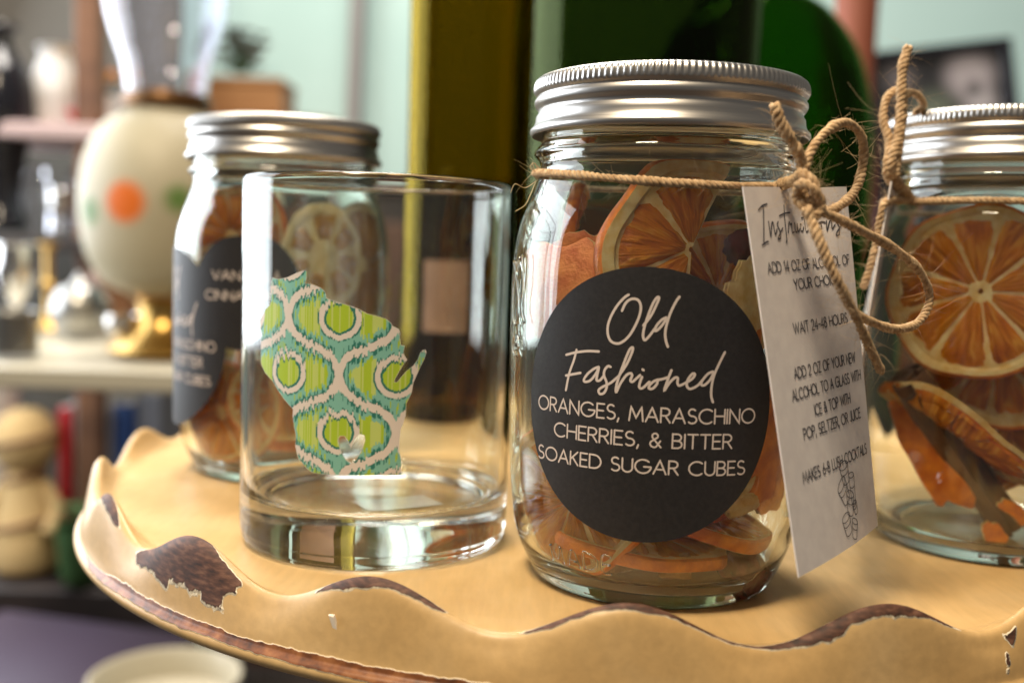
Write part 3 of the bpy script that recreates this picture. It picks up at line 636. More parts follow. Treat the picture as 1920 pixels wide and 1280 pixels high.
def ikat(P):
    # ogee lattice of white bands, ringed lime eyes, teal fringes; every fine column of threads slips up or down
    rng = np.random.default_rng(11); x, y = P[:, 0], P[:, 1]
    col = np.floor((x + 60) / .36).astype(int); jit = rng.normal(0, 1, 400); jit2 = rng.random(400); jit3 = rng.random(400)
    ys = y + .42 * jit[col]
    u = (x + 26.2) / 31.4 * 2 * math.pi; v = (ys - 70.3) / 31.0 * 2 * math.pi
    vv = np.linspace(0, math.pi, 90); uc = np.arccos(np.clip(np.tanh(2.5 * np.cos(vv)) / math.tanh(2.5), -1, 1))
    fu = np.arccos(np.cos(u)) / (2 * math.pi) * 31.4; fv_ = np.arccos(np.cos(v)) / (2 * math.pi) * 31.0
    dist = np.full(len(P), 1e9)
    for a_, b_ in zip(uc / (2 * math.pi) * 31.4, vv / (2 * math.pi) * 31.0): dist = np.minimum(dist, np.hypot(fu - a_, fv_ - b_))
    def eye(cx, cy_):
        dx = (x - cx + 15.7) % 31.4 - 15.7; dy = (ys - cy_ + 15.5) % 31.0 - 15.5
        return np.hypot(dx, dy), dx, dy
    r1, dx1, dy1 = eye(-10.5, 70.3); r2, dx2, dy2 = eye(-10.5 + 15.7, 70.3 - 15.5)
    k = r1 < r2; r = np.where(k, r1, r2); dx = np.where(k, dx1, dx2); dy = np.where(k, dy1, dy2)
    white = np.array([.74, .66, .60]); aqua = np.array([.22, .50, .42]); teal = np.array([.025, .18, .145]); lime = np.array([.40, .56, .035]); yel = np.array([.52, .63, .17])
    C = np.tile(aqua, (len(P), 1))
    mixy = (jit2[col] > .55)
    side = (np.abs(dx) > 5.4 + .5 * jit3[col]) & (np.abs(dy) < 6.8 - 3.4 * jit3[col]) & (dist > 2.3 + 1.2 * jit2[col])
    C[side] = lime; C[side & mixy] = yel
    band = 1.05 + .05 * jit[col]
    C[(dist < band + 1.6 * jit2[col]) & ((jit3[col] > .30) | (dist < band + .3)) & (np.abs(dx) > 2.0 * jit3[col])] = teal
    gre = (dist < band + 2.4) & (dist > band + 1.0) & (jit3[col] < .18); C[gre] = lime
    C[dist < band] = white
    rj = r + .22 * jit[col] * (np.abs(dy) > 1.5)
    o = (rj < 6.45) ; C[o & (jit2[col] > .3)] = teal
    C[rj < 5.95] = white
    C[rj < 4.45] = teal
    C[rj < 3.8] = lime; C[(rj < 3.8) & mixy & (jit3[col] > .6)] = yel
    return C
def build_decal():
    st = .16; xs = np.arange(-39.2, 14.2, st); ys = np.arange(27.0, 83.4, st)
    X, Y = np.meshgrid(xs, ys); P = np.stack([X.ravel(), Y.ravel()], 1); nx, ny = len(xs), len(ys)
    d = np.maximum(sdf(P, WIS), -sdf(P, HEART)).reshape(ny, nx)
    cc = (d[:-1, :-1] + d[1:, :-1] + d[:-1, 1:] + d[1:, 1:]) / 4 < 0
    j, i = np.nonzero(cc); q = np.stack([j * nx + i, j * nx + i + 1, (j + 1) * nx + i + 1, (j + 1) * nx + i], 1)
    used, inv = np.unique(q, return_inverse=True); q = inv.reshape(-1, 4)
    Pu = P[used]; du = d.ravel()[used]
    # border vertices go exactly onto the cut line
    cnt = np.bincount(q.ravel(), minlength=len(Pu)); bd = (cnt < 4)
    dw = np.abs(sdf(Pu, WIS)); dh = np.abs(sdf(Pu, HEART))
    for poly, k in ((WIS, bd & (dw <= dh)), (HEART, bd & (dh < dw))):
        Pu[k] = snap(Pu[k], poly)
    C = ikat(P[used]); C[bd] = (.74, .68, .62)
    R = .0412; a = math.atan2(-GY, -GX) + Pu[:, 0] / 1000. / R
    V = np.stack([(R - .00008) * np.cos(a), (R - .00008) * np.sin(a), Pu[:, 1] / 1000.], 1)
    M = mat('decal_print', rough=.45); nt, b, N = nodes(M); A = N('ShaderNodeVertexColor', layer_name='print'); nt.links.new(A.outputs[0], b.inputs['Base Color'])
    o = mesh('decal', V, q, 'decal_print', glass_root, sharp=None); o['label'] = 'state shaped decal in lime, aqua and white ikat print with a heart cut out'
    ca = o.data.color_attributes.new('print', 'FLOAT_COLOR', 'POINT')
    ca.data.foreach_set('color', np.hstack([C, np.ones((len(C), 1))]).astype(np.float32).ravel())
build_decal()
mat('sticker_white', (.80, .78, .72), .6)
v, f = box(.024, .016, .0002, .00005); mesh('price_sticker', v, f, 'sticker_white', glass_root, loc=(.008, -.008, .0010), rot=(0, 0, .5), smooth=False)

# ------------------------------------------------------------------ the other two jars
LX, LY = -.0913, .4130
left_jar = jar('mason jar of lemon and orange slices with two black labels, behind the tumbler', LX, LY)
R = .0416
lab2 = round_label(left_jar, R, rad(-99), .0715, 20.5, 'label', 'small round black label reading vanilla cinnamon')
fn = cyl_map(R, rad(-99), .0715)
v, f = ribbon(text_strokes('VANILLA', 3.2, -11.5, 11.5, 4.6) + text_strokes('CINNAMON', 3.2, -14.5, 14.5, -2.6), .42, fn, .6)
mesh('capital_lettering', v, f, 'cream_print', lab2, smooth=False)
old_fashioned_label(left_jar, rad(-152), .0535, 'round black label with cream lettering on the side of the jar')
GJ2 = 'dried fruit inside the vanilla cinnamon jar'
LM = ('lemon_pith', 'lemon_pith', 'lemon_pulp')
citrus('pale dried lemon slice with amber windows behind the tumbler', at(604, 486, .3835), face(0, 0, rad(-4), rad(18), .3), R=.0190, t=.0046, seed=41, curl=.04, mats=LM, group=GJ2, cat='lemon slice', name='dried_lemon_slice', nseg=7, rind=.80, gap=.13, core=.30)
citrus('thin dried lemon slice standing on edge by the jar wall', at(668, 500, .4050), face(0, 0, 0, rad(62), .3), R=.0240, t=.0038, seed=43, curl=.06, mats=LM, group=GJ2, cat='lemon slice', name='dried_lemon_slice')
citrus('orange slice leaning high behind the vanilla label', at(440, 440, .3950), face(0, 0, rad(10), rad(-20), .4), R=.0190, t=.0044, seed=45, curl=.05, group=GJ2)
citrus('deep amber orange slice at the foot of the jar below the vanilla label', at(418, 772, .3860), face(0, 0, rad(-8), rad(-8), .2), R=.0190, t=.0044, seed=47, curl=.05, group=GJ2)
citrus('amber orange slice low in the jar seen through the tumbler', at(520, 745, .3870), face(0, 0, rad(-8), rad(16), 1.0), R=.0180, t=.0044, seed=49, curl=.05, group=GJ2)
citrus('orange slice lying flat on the floor of the vanilla jar', Vector((LX, LY, .0130)), (rad(4), rad(-4), 0), R=.0270, t=.0042, seed=51, curl=.03, group=GJ2)
PACK2 = ['orange slice packed low at the heart of the vanilla jar', 'orange slice packed behind the vanilla label', 'orange slice packed behind the pale lemon slice', 'orange slice packed under the pale lemon slice']
for i, (dx, dy, dz, ry, rz, RR) in enumerate(((.004, .006, .040, 60, 20, .024), (-.010, .010, .070, 75, -40, .022), (.012, .012, .080, 80, 60, .021), (.010, -.004, .050, 80, -10, .022))):
    citrus(PACK2[i], Vector((LX + dx, LY + dy, dz)), (rad(ry), 0, rad(rz)), R=RR, t=.0042, seed=53 + i, curl=.06, group=GJ2)

RX, RY = .1560, .3360
right_jar = jar('unlabelled mason jar with a big orange slice and cinnamon stick, tied with twine', RX, RY)
GJ3 = 'dried fruit inside the unlabelled jar'
citrus('whole round amber orange slice facing out at the top of the jar', at(1838, 548, .3200), face(0, 0, rad(-4), rad(-30), .7), R=.0272, t=.0048, seed=61, curl=.02, group=GJ3, nseg=9)
citrus('orange slice behind the big round one, showing its lower rim', at(1880, 648, .3290), face(0, 0, rad(-6), rad(-28), .2), R=.0262, t=.0046, seed=63, curl=.04, group=GJ3)
citrus('orange slice standing edge on diagonally beside the cinnamon stick', at(1800, 812, .3170), (Matrix.Rotation(rad(-40), 3, FWD.tolist()) @ Matrix.Rotation(rad(72), 3, 'Y') @ Matrix.Rotation(rad(14), 3, 'Z')).to_euler(), R=.0265, t=.0046, seed=65, curl=.05, group=GJ3)
peel_piece('folded brown orange peel leaning on the wall by the jar foot', at(1738, 838, .3230), face(0, 0, rad(-10), rad(-30), rad(-62)), .0400, .0130, .03, 67, mats=('peel', 'peel_red'), group=GJ3)
citrus('orange slice packed deep in the unlabelled jar', Vector((RX + .010, RY + .008, .045)), (rad(70), 0, rad(30)), R=.0240, t=.0044, seed=69, curl=.06, group=GJ3)
citrus('orange slice resting low beside the jar floor crumbs', Vector((RX + .016, RY - .006, .024)), (rad(50), rad(15), rad(-30)), R=.0200, t=.0044, seed=71, arc_deg=(0, 230), curl=.05, group=GJ3)
peel_piece('tiny pointed orange peel crumb upright on the jar floor', at(1862, 1002, .3120), face(0, 0, 0, 0, .2), .0060, .0085, .02, 73, mats=('peel', 'pith'), group=GJ3)
peel_piece('small orange rind chip above the crumbs in the jar', at(1900, 960, .3080), face(0, 0, rad(10), 0, rad(-32)), .0100, .0042, .02, 75, mats=('peel', 'pith'), group=GJ3)
def cinnamon_stick():
    root = thing('cinnamon_stick', 'dark brown rolled cinnamon stick slanting behind the folded peel', 'cinnamon', at(1704, 704, .3230), (0, 0, 0), GJ3)
    P0 = Vector((0, 0, 0)); P1 = at(1890, 985, .3270) - at(1704, 704, .3230); L_ = P1.length
    q = P1.to_track_quat('Z', 'Y').to_matrix(); n = 40; prof = []
    for sgn in (1, -1):
        for i in range(n):
            a = i / (n - 1) * 4.6 * math.pi * sgn * .62; r = .0022 + .0042 * (i / (n - 1))
            prof.append((sgn * .0048 - sgn * .0022 + r * math.cos(a) * .8, r * math.sin(a)))
    for k in range(2):
        pr = np.array(prof[k * n:(k + 1) * n]); tn = np.gradient(pr, axis=0); nm = np.stack([-tn[:, 1], tn[:, 0]], 1); nm /= np.linalg.norm(nm, axis=1)[:, None]
        loop = np.vstack([pr + nm * .0005, (pr - nm * .0005)[::-1]]); nj = len(loop); V = []
        for s in np.linspace(0, 1, 14):
            for x, y in loop: V.append(q @ Vector((x * (1 + .04 * math.sin(9 * s + k)), y * (1 + .05 * math.sin(7 * s)), s * L_)))
        F = grid_faces(14, nj).tolist()
        for e in (0, 13): F += [[e * nj + i, e * nj + i + 1, e * nj + nj - 2 - i, e * nj + nj - 1 - i] for i in range(n - 1)]
        mesh('bark_roll', [tuple(x) for x in V], F, 'cinnamon', root)
cinnamon_stick()

# ------------------------------------------------------------------ twine and tags
def twine(P, R=.00105, pitch=.0046, seed=1):
    P = np.array([tuple(p) for p in P], float)
    seg = np.r_[0, np.cumsum(np.linalg.norm(np.diff(P, axis=0), axis=1))]; n = max(12, int(seg[-1] / .00045))
    s = np.linspace(0, seg[-1], n); Q = np.stack([np.interp(s, seg, P[:, i]) for i in range(3)], 1)
    T, N, B = frames(Q); rng = np.random.default_rng(seed); parts = []
    rv = 1 + .10 * np.interp(s, np.linspace(0, seg[-1], 40), rng.normal(0, 1, 40))
    for k in range(3):
        a = s / pitch * 2 * math.pi + k * 2.094
        C = Q + (np.cos(a)[:, None] * N + np.sin(a)[:, None] * B) * (R * .50 * rv)[:, None]
        parts.append(tube(C, R * .60 * rv, 7))
    return join(parts), Q, N, B
def fuzz(Q, N, B, count, seed, lo=.0012, hi=.0042, R=.001):
    rng = np.random.default_rng(seed); parts = []
    for _ in range(count):
        i = rng.integers(1, len(Q) - 1); a = rng.uniform(0, 6.28); d = math.cos(a) * N[i] + math.sin(a) * B[i]; T = Q[min(i + 1, len(Q) - 1)] - Q[i - 1]; T /= np.linalg.norm(T) + 1e-9
        L_ = rng.uniform(lo, hi) * (1 + 1.5 * (rng.random() < .08)); v = d * rng.uniform(.3, 1) + T * rng.choice([-1, 1]) * rng.uniform(.4, 1.4); v /= np.linalg.norm(v)
        c = rng.normal(0, .75, 3); k = np.linspace(0, 1, 7)[:, None]
        parts.append(tube(Q[i] + d * R * .7 + v * L_ * k + c * L_ * k ** 2, np.linspace(.00004, .000018, 7), 3, False))
    return join(parts)
def ring_path(cx, cy_, z, r, tilt=(0, 0), a0=0, a1=360, n=80, sag=.0006):
    return [(cx + r * math.cos(rad(a)), cy_ + r * math.sin(rad(a)), z + tilt[0] * r * math.cos(rad(a)) + tilt[1] * r * math.sin(rad(a)) + sag * math.sin(rad(a * 2.3))) for a in np.linspace(a0, a1, n)]
def strand(name, P, root, seed, fz, R=.00105):
    (v, f), Q, N, B = twine(P, R, seed=seed); o = mesh(name, v, f, 'jute', root, sharp=None)
    fv, ff = fuzz(Q, N, B, fz, seed + 50, R=R); fo = mesh('loose_fibres', fv, ff, 'jute_fibre', o, sharp=None); fo['kind'] = 'stuff'
    return o
tw = thing('jute_twine', 'brown jute twine tied in a bow round the neck of the Old Fashioned jar', 'twine')
knot = at(1512, 352, .2415)
strand('neck_loop', ring_path(JX, JY, .1098, .0362, (-.02, .06), -50, 310), tw, 1, 330)
pts = lambda L_: cr([tuple(at(*q)) for q in L_], 60)
ang = rad(-50); nk = (JX + .0362 * math.cos(ang), JY + .0362 * math.sin(ang), .1075)
strand('tail', cr([nk, tuple(at(1500, 330, .247)), tuple(at(1502, 300, .243)), tuple(at(1482, 262, .240)), tuple(at(1462, 228, .2385)), tuple(at(1452, 196, .238))], 50), tw, 2, 160, .00135)
strand('bow_loop', pts([(1508, 345, .243), (1514, 300, .243), (1540, 256, .246), (1584, 230, .252), (1616, 258, .258), (1617, 315, .260), (1600, 362, .256), (1562, 393, .248), (1528, 392, .2405), (1505, 360, .2395), (1506, 330, .2405)]), tw, 3, 170, .00110)
strand('knot', pts([(1496, 322, .2405), (1520, 335, .2375), (1530, 360, .2385), (1512, 385, .2375), (1494, 372, .2390), (1500, 345, .2365), (1522, 352, .2350), (1540, 380, .2370), (1530, 404, .2365), (1508, 396, .2370)]), tw, 4, 170, .00115)
strand('bow_loop', pts([(1520, 392, .2370), (1562, 406, .2400), (1614, 432, .2460), (1676, 466, .2560), (1724, 508, .2640), (1743, 560, .2680), (1722, 604, .2640), (1680, 617, .2560), (1636, 604, .2480), (1600, 582, .2400), (1566, 520, .2330), (1538, 450, .2320), (1514, 400, .2345)]), tw, 5, 230, .00110)
strand('tail', pts([(1512, 390, .2330), (1540, 460, .2305), (1572, 530, .2310), (1604, 592, .2370), (1630, 650, .2440), (1652, 696, .2500)]), tw, 6, 140, .00110)
fv = []
for q in ([(1008, 338, .281), (985, 352, .277), (966, 345, .275), (957, 362, .275)], [(1004, 342, .280), (994, 366, .276), (984, 385, .274), (966, 396, .273)], [(1006, 322, .281), (994, 316, .278), (1000, 306, .278), (1012, 318, .280)], [(1003, 325, .281), (1000, 312, .279), (998, 304, .279)]):
    fv.append(tube(cr([tuple(at(*p)) for p in q], 24), .00009, 5))
o = mesh('loose_fibres', *join(fv), 'jute_fibre', tw, sharp=None); o['kind'] = 'stuff'

TL, BL, TR, BR = at(1393, 350, .243), at(1498, 1082, .2275), at(1587, 350, .2800), at(1646, 985, .2650)
def tag_fn(u, v_, lift=0):
    p_ = (TL * (1 - u) + TR * u) * (1 - v_) + (BL * (1 - u) + BR * u) * v_
    n = (TR - TL).cross(BL - TL).normalized()
    bend = .0016 * math.sin(math.pi * u) * (v_ - .2) - .0022 * math.exp(-((u - .62) / .16) ** 2 - ((v_ - .06) / .12) ** 2)
    return tuple(p_ - n * (bend + .00012 * (lift > -1) + max(lift, 0) * .000010) * TAGSIDE)
nrm = (TR - TL).cross(BL - TL).normalized(); TAGSIDE = 1.0 if nrm.dot(Vector((0, 0, CAM_H)) - TL) < 0 else -1.0
def build_tag():
    root = thing('instruction_tag', 'white paper tag of printed cocktail instructions hanging on the Old Fashioned jar', 'tag')
    nu, nv = 24, 40; V = []
    for side in (0, 1):
        for j in range(nv + 1):
            for i in range(nu + 1):
                p_ = Vector(tag_fn(i / nu, j / nv, -1)); V.append(tuple(p_ + nrm * TAGSIDE * (.0003 if side else 0)))
    m_ = (nu + 1) * (nv + 1); f1 = grid_faces(nv + 1, nu + 1, False); F = np.vstack([f1, f1[:, ::-1] + m_]).tolist()
    bd = [i for i in range(nu + 1)] + [j * (nu + 1) + nu for j in range(1, nv + 1)] + [nv * (nu + 1) + i for i in range(nu - 1, -1, -1)] + [j * (nu + 1) for j in range(nv - 1, 0, -1)]
    F += [[bd[i], m_ + bd[i], m_ + bd[(i + 1) % len(bd)], bd[(i + 1) % len(bd)]] for i in range(len(bd))]
    card = mesh('card', V, F, 'card', root)
    # lettering in units of the card: u across, v down; strokes are laid out in millimetres (50 x 89.5) and mapped
    W_, H_ = 50.0, 89.5
    fn = lambda x, y, lift=0: tag_fn(x / W_, -y / H_, lift)
    L_ = lambda s, u0, u1, v0, h=2.5: text_strokes(s, h, u0 * W_ * .93, u1 * W_ * .93, -v0 * H_, .15)
    st = L_('ADD 14 OZ OF ALCOHOL OF', .12, 1.02, .232) + L_('YOUR CHOICE', .36, .86, .284) + L_('WAIT 24-48 HOURS', .29, .92, .400) + L_('ADD 2 OZ OF YOUR NEW', .23, .97, .517) + L_('ALCOHOL TO A GLASS WITH', .18, 1.02, .571) + L_('ICE & TOP WITH', .39, .84, .626) + L_('POP, SELTZER, OR JUICE', .24, .96, .677) + L_('MAKES 6-8 LUSH COCKTAILS', .17, 1.0, .783)
    v, f = ribbon(st, .33, fn, 1.2); mesh('capital_lettering', v, f, 'ink', card, smooth=False)
    # the word Instructions in thin script
    sc_ = [[(5.2, -5.6), (7.2, -4.6), (9.4, -4.2)], [(7.6, -4.6), (6.6, -9), (5.4, -13.6)], [(4.6, -14), (6.4, -13.4), (7.6, -13.2)],
           [(9.0, -8.4), (9.0, -12.0), (10.2, -9.2), (11.0, -8.8), (11.2, -11.6), (12.4, -10.4)], [(13.4, -8.6), (12.8, -9.4), (13.6, -10.8), (13.4, -12.6), (12.2, -12.8), (13.6, -11.4), (15.2, -10.2)],
           [(17.4, -4.6), (16.8, -8), (16.4, -12.6), (15.9, -13.8)], [(14.4, -7.2), (17.2, -6.6), (20.2, -6.4)], [(17.6, -11.4), (18.8, -8.8), (19.4, -9.4), (20.2, -9.2), (19.8, -11.4), (21.0, -11.2)],
           [(22.2, -9.0), (21.8, -11), (22.8, -11.2), (24.0, -9.2), (23.8, -11.2), (25.2, -10.4)], [(27.2, -9.2), (26.2, -9.4), (25.8, -10.8), (27.0, -11), (28.4, -10)], [(30.6, -5.6), (29.6, -9), (29.2, -11.2), (30.6, -10.8)], [(28.0, -7.6), (32.4, -7.0)],
           [(33.0, -9.0), (32.6, -10.8), (33.8, -10.8)], [(32.9, -7.7), (33.2, -7.6)], [(36.4, -9.0), (35.0, -9.6), (35.0, -11.0), (36.4, -10.6), (36.6, -9.0), (38.2, -9.2)], [(38.8, -8.8), (38.4, -11.4), (40.0, -9.0), (40.8, -9.2), (40.6, -11), (42.2, -10)],
           [(44.2, -8.2), (43.2, -9.4), (44.0, -10.8), (43.4, -12.8), (42.0, -12.6), (44.4, -10.8), (46.4, -9.8)]]
    v, f = ribbon(sc_, .42, fn, .6, True); mesh('script_lettering', v, f, 'ink', card, smooth=False)
    # little line drawing of stacked glasses and ice
    D = []
    def cup(cx, cy_, w_, h_, a):
        ca, sa = math.cos(a), math.sin(a)
        tr = lambda q: [(cx + x * ca - y * sa, cy_ + x * sa + y * ca) for x, y in q]
        D.append(tr(arc(0, h_ / 2, w_ / 2, w_ * .2, 0, 360, 16))); D.append(tr([(-w_ / 2, h_ / 2), (-w_ * .36, -h_ / 2)] + arc(0, -h_ / 2, w_ * .36, w_ * .14, 180, 360, 8) + [(w_ / 2, h_ / 2)])); D.append(tr(arc(0, h_ * .1, w_ * .42, w_ * .15, 180, 360, 8)))
    for c in ((30, -72.2, 5.2, 4.0, .1), (28.2, -76.4, 5.6, 4.6, .5), (33.6, -76.6, 3.4, 6.6, -.05), (31, -79.8, 4.6, 4.6, -.3), (27.6, -84.2, 5.0, 3.8, .2), (31.8, -86.2, 3.6, 3.8, -.4), (34.0, -81.4, 2.8, 2.4, .3)): cup(*c)
    v, f = ribbon(D, .22, fn, .8); mesh('line_drawing', v, f, 'ink', card, smooth=False)
build_tag()

tw2 = thing('jute_twine', 'brown jute twine with upright frayed ends round the neck of the unlabelled jar', 'twine')
strand('neck_loop', ring_path(RX, RY, .1090, .0364, (0, .03), -160, 200), tw2, 11, 280)
ang = rad(-160); nk2 = (RX + .0364 * math.cos(ang), RY + .0364 * math.sin(ang), .1090)
strand('bow_loop', cr([nk2] + [tuple(at(*q)) for q in ((1664, 330, .309), (1668, 270, .310), (1656, 222, .312), (1664, 182, .313), (1684, 170, .313), (1694, 195, .310), (1688, 260, .308), (1678, 330, .308))], 60), tw2, 12, 150, .00120)
strand('tail', cr([nk2] + [tuple(at(*q)) for q in ((1672, 320, .308), (1686, 250, .3085), (1690, 180, .309), (1692, 130, .3095), (1702, 88, .310))], 50), tw2, 13, 160, .00140)
strand('bow_loop', cr([tuple(at(*q)) for q in ((1684, 210, .309), (1700, 176, .312), (1722, 180, .318), (1732, 200, .322), (1716, 212, .320))], 40), tw2, 14, 30, .00105)
strand('tail', cr([nk2] + [tuple(at(*q)) for q in ((1660, 380, .306), (1648, 430, .306), (1632, 500, .308), (1618, 540, .310))], 40), tw2, 15, 40, .00110)
# its paper tag, seen edge on
pt0, pb0 = at(1669, 340, .306), at(1618, 640, .300); dv = Vector((.341, .940, 0)) * .048
V = []
for off in (Vector((0, 0, 0)), Vector((.0005, -.0001, 0))):
    for i in range(9):
        for j in range(9):
            p_ = pt0.lerp(pb0 + (pb0 - pt0) * .85, j / 8) + dv * (i / 8) + Vector((.0008 * math.sin(math.pi * i / 8), 0, 0)); V.append(tuple(p_ + off))
f1 = grid_faces(9, 9, False); bd = [i for i in range(9)] + [j * 9 + 8 for j in range(1, 9)] + [72 + i for i in range(7, -1, -1)] + [j * 9 for j in range(7, 0, -1)]
F = np.vstack([f1, f1[:, ::-1] + 81]).tolist() + [[bd[i], 81 + bd[i], 81 + bd[(i + 1) % 32], bd[(i + 1) % 32]] for i in range(32)]
tag(mesh('paper_tag', V, F, 'card'), 'thin white paper tag seen edge on, hanging on the unlabelled jar', 'tag')

# ------------------------------------------------------------------ bottles behind
def bottle(name, label, x, y, z, prof, thick, material, group='green glass bottles behind the jars'):
    root = thing(name, label, 'bottle', (x, y, z), (0, 0, 0), group)
    out = cr(mm(prof), 90); inn = []
    for r_, z_ in out[::-1]:
        inn.append((max(r_ - thick / 1000., 0), max(z_, thick * 1.6 / 1000.)))
    inn[0] = (inn[0][0], out[-1][1]); v, f = lathe(list(out) + inn, 96)
    mesh('glass_body', v, f, material, root, sharp=None)
    return root
b1 = bottle('olive_bottle', 'tall straight olive green glass bottle with pinkish square sticker', -.0285, .5500, 0, [(0, 3), (20, 2), (26, 0), (28.4, 2), (29, 8), (29, 60), (29, 150), (29, 250), (27, 270), (18, 290), (13, 310), (13, 340)], 2.6, 'olive_glass')
noisy(mat('pink_sticker', rough=.7), (.20, .12, .08), (.26, .16, .11), 90)
V = []; nx, ny = 12, 10; R = .0292
for j in range(ny + 1):
    for i in range(nx + 1):
        a = rad(-91) + (i / nx - .5) * .029 / R; V.append((R * math.cos(a), R * math.sin(a), .0470 + .036 * j / ny))
mesh('paper_sticker', V, grid_faces(ny + 1, nx + 1, False), 'pink_sticker', b1)
bottle('wide_green_bottle', 'wide dark green glass bottle standing upright behind the Old Fashioned jar', .0572, .5200, 0, [(0, 5), (40, 3), (52, 0), (57, 4), (58, 14), (58, 80), (58, 160), (58, 262), (54, 285), (36, 310), (22, 330), (20, 370)], 3.2, 'bottle_green_glass')
noisy(mat('shelf_dark', rough=.5), (.05, .03, .02), (.10, .06, .04), 12, stretch=(.3, 1, 1))
v, f = box(.60, .42, .022, .004)
bsh = thing('back_shelf', 'dark wooden shelf behind the tray carrying the round green jug', 'shelf', (.36, .86, -1.2))
mesh('board', v, f, 'shelf_dark', bsh, loc=(0, 0, 1.148))
for dx in (-.27, .27):
    for dy in (-.18, .18):
        v, f = box(.03, .03, 1.1481, .003); mesh('leg', v, f, 'shelf_dark', bsh, loc=(dx, dy, 0))
gz = at(1420, 210, .75)
bottle('green_jug', 'big round shouldered bright green glass jug behind the unlabelled jar', gz.x, .7500, -.030, [(0, 6), (50, 4), (66, 0), (76, 8), (79, 24), (79, 110), (79, 1000 * (gz.z + .030) - 30), (76, 1000 * (gz.z + .030) + 6), (66, 1000 * (gz.z + .030) + 40), (48, 1000 * (gz.z + .030) + 66), (26, 1000 * (gz.z + .030) + 84), (18, 1000 * (gz.z + .030) + 110), (18, 1000 * (gz.z + .030) + 150)], 4.0, 'deep_green_glass')

# ------------------------------------------------------------------ the shop behind, far out of focus
noisy(mat('aqua_wall', rough=.8), (.46, .66, .635), (.52, .72, .695), 3)
v, f = box(5.0, .06, 3.2, .005); struct(mesh('wall', v, f, 'aqua_wall', loc=(.3, 2.55, -1.3)))
noisy(mat('floor_wood', rough=.6), (.06, .04, .03), (.12, .08, .055), 6, stretch=(.2, 1, 1))
v, f = box(6, 6, .05, .005); struct(mesh('floor', v, f, 'floor_wood', loc=(0, 1.5, -1.25)))
mat('grey_paint', (.26, .25, .25), .6)
p_ = at(662, 200, 2.40); v, f = box(.030, .05, 2.6, .006)
tag(mesh('wall_post', v, f, 'grey_paint', loc=(p_.x - .031, 2.40, -1.2), rot=(0, rad(1.2), 0)), 'slim grey upright post standing before the aqua wall', 'post')

noisy(mat('brown_wood', rough=.5), (.12, .05, .022), (.24, .11, .05), 14, stretch=(.3, 1, 1))
noisy(mat('black_brown', rough=.5), (.018, .012, .010), (.035, .022, .018), 14)
noisy(mat('box_wood', rough=.5), (.26, .11, .035), (.36, .17, .06), 14, stretch=(.3, 1, 1))
mat('dark_panel', (.11, .105, .09), .8); mat('bronze', (.16, .08, .03), .4, .7)
mat('cream_enamel', (.46, .42, .32), .35); mat('white_china', (.78, .76, .74), .25); mat('yellow_petal', (.80, .42, .03), .6)
mat('red_glaze', (.50, .03, .04), .3); mat('black_glaze', (.012, .012, .016), .18); mat('silver', (.75, .73, .72), .14, 1.0)
mat('pewter', (.34, .33, .31), .3, 1.0); mat('leaf', (.05, .12, .03), .7); mat('blue_print', (.08, .18, .55), .5); mat('lilac', (.075, .050, .085), .6)
mat('straw', (.55, .38, .17), .9); mat('brass', (.55, .34, .10), .3, 1.0); mat('grey_cloth', (.22, .22, .24), .8); mat('terracotta', (.32, .10, .06), .6)
mat('pink_shelf', (.52, .38, .36), .6)

# hutch with shelves on the left
hutch = thing('display_hutch', 'open brown wooden shelf unit with pinkish upper shelf against the wall', 'shelf unit', (0, 0, 0))
def board(name, px0, px1, py, depth, thick, deep, material, parent, yaw=0.0):
    a, b = at(px0, py, depth), at(px1, py, depth); v, f = box((b - a).length, deep, thick, .003)
    return mesh(name, v, f, material, parent, loc=((a.x + b.x) / 2, depth + deep / 2, min(a.z, b.z) - thick), rot=(0, 0, yaw))
board('shelf_board', -260, 236, 218, 1.48, .022, .26, 'pink_shelf', hutch, rad(4))
board('shelf_board', -300, 330, 432, 1.46, .020, .26, 'black_brown', hutch)
board('shelf_board', -300, 340, 1092, 1.45, .050, .28, 'black_brown', hutch)
for px, d in ((172, 1.52), (-240, 1.52)):
    q = at(px, 640, d); v, f = box(.034, .034, 1.9, .003); mesh('upright', v, f, 'brown_wood', hutch, loc=(q.x, d, -1.2))
q = at(30, 640, 1.78); v, f = box(.62, .012, 1.5, .002); mesh('back_panel', v, f, 'dark_panel', hutch, loc=(q.x - .02, 1.78, -.60))

sideboard = thing('cream_sideboard', 'cream painted shelf top carrying the flowered oil lamp and small metalware', 'shelf')
board('top', -260, 470, 676, .95, .022, .42, 'cream_enamel', sideboard)
for px in (-200, 440):
    q = at(px, 700, 1.30); v, f = box(.03, .03, 1.15, .003); mesh('leg', v, f, 'grey_cloth', sideboard, loc=(q.x, 1.30, -1.20))
SH = at(100, 676, .95).z                         # height of that shelf top

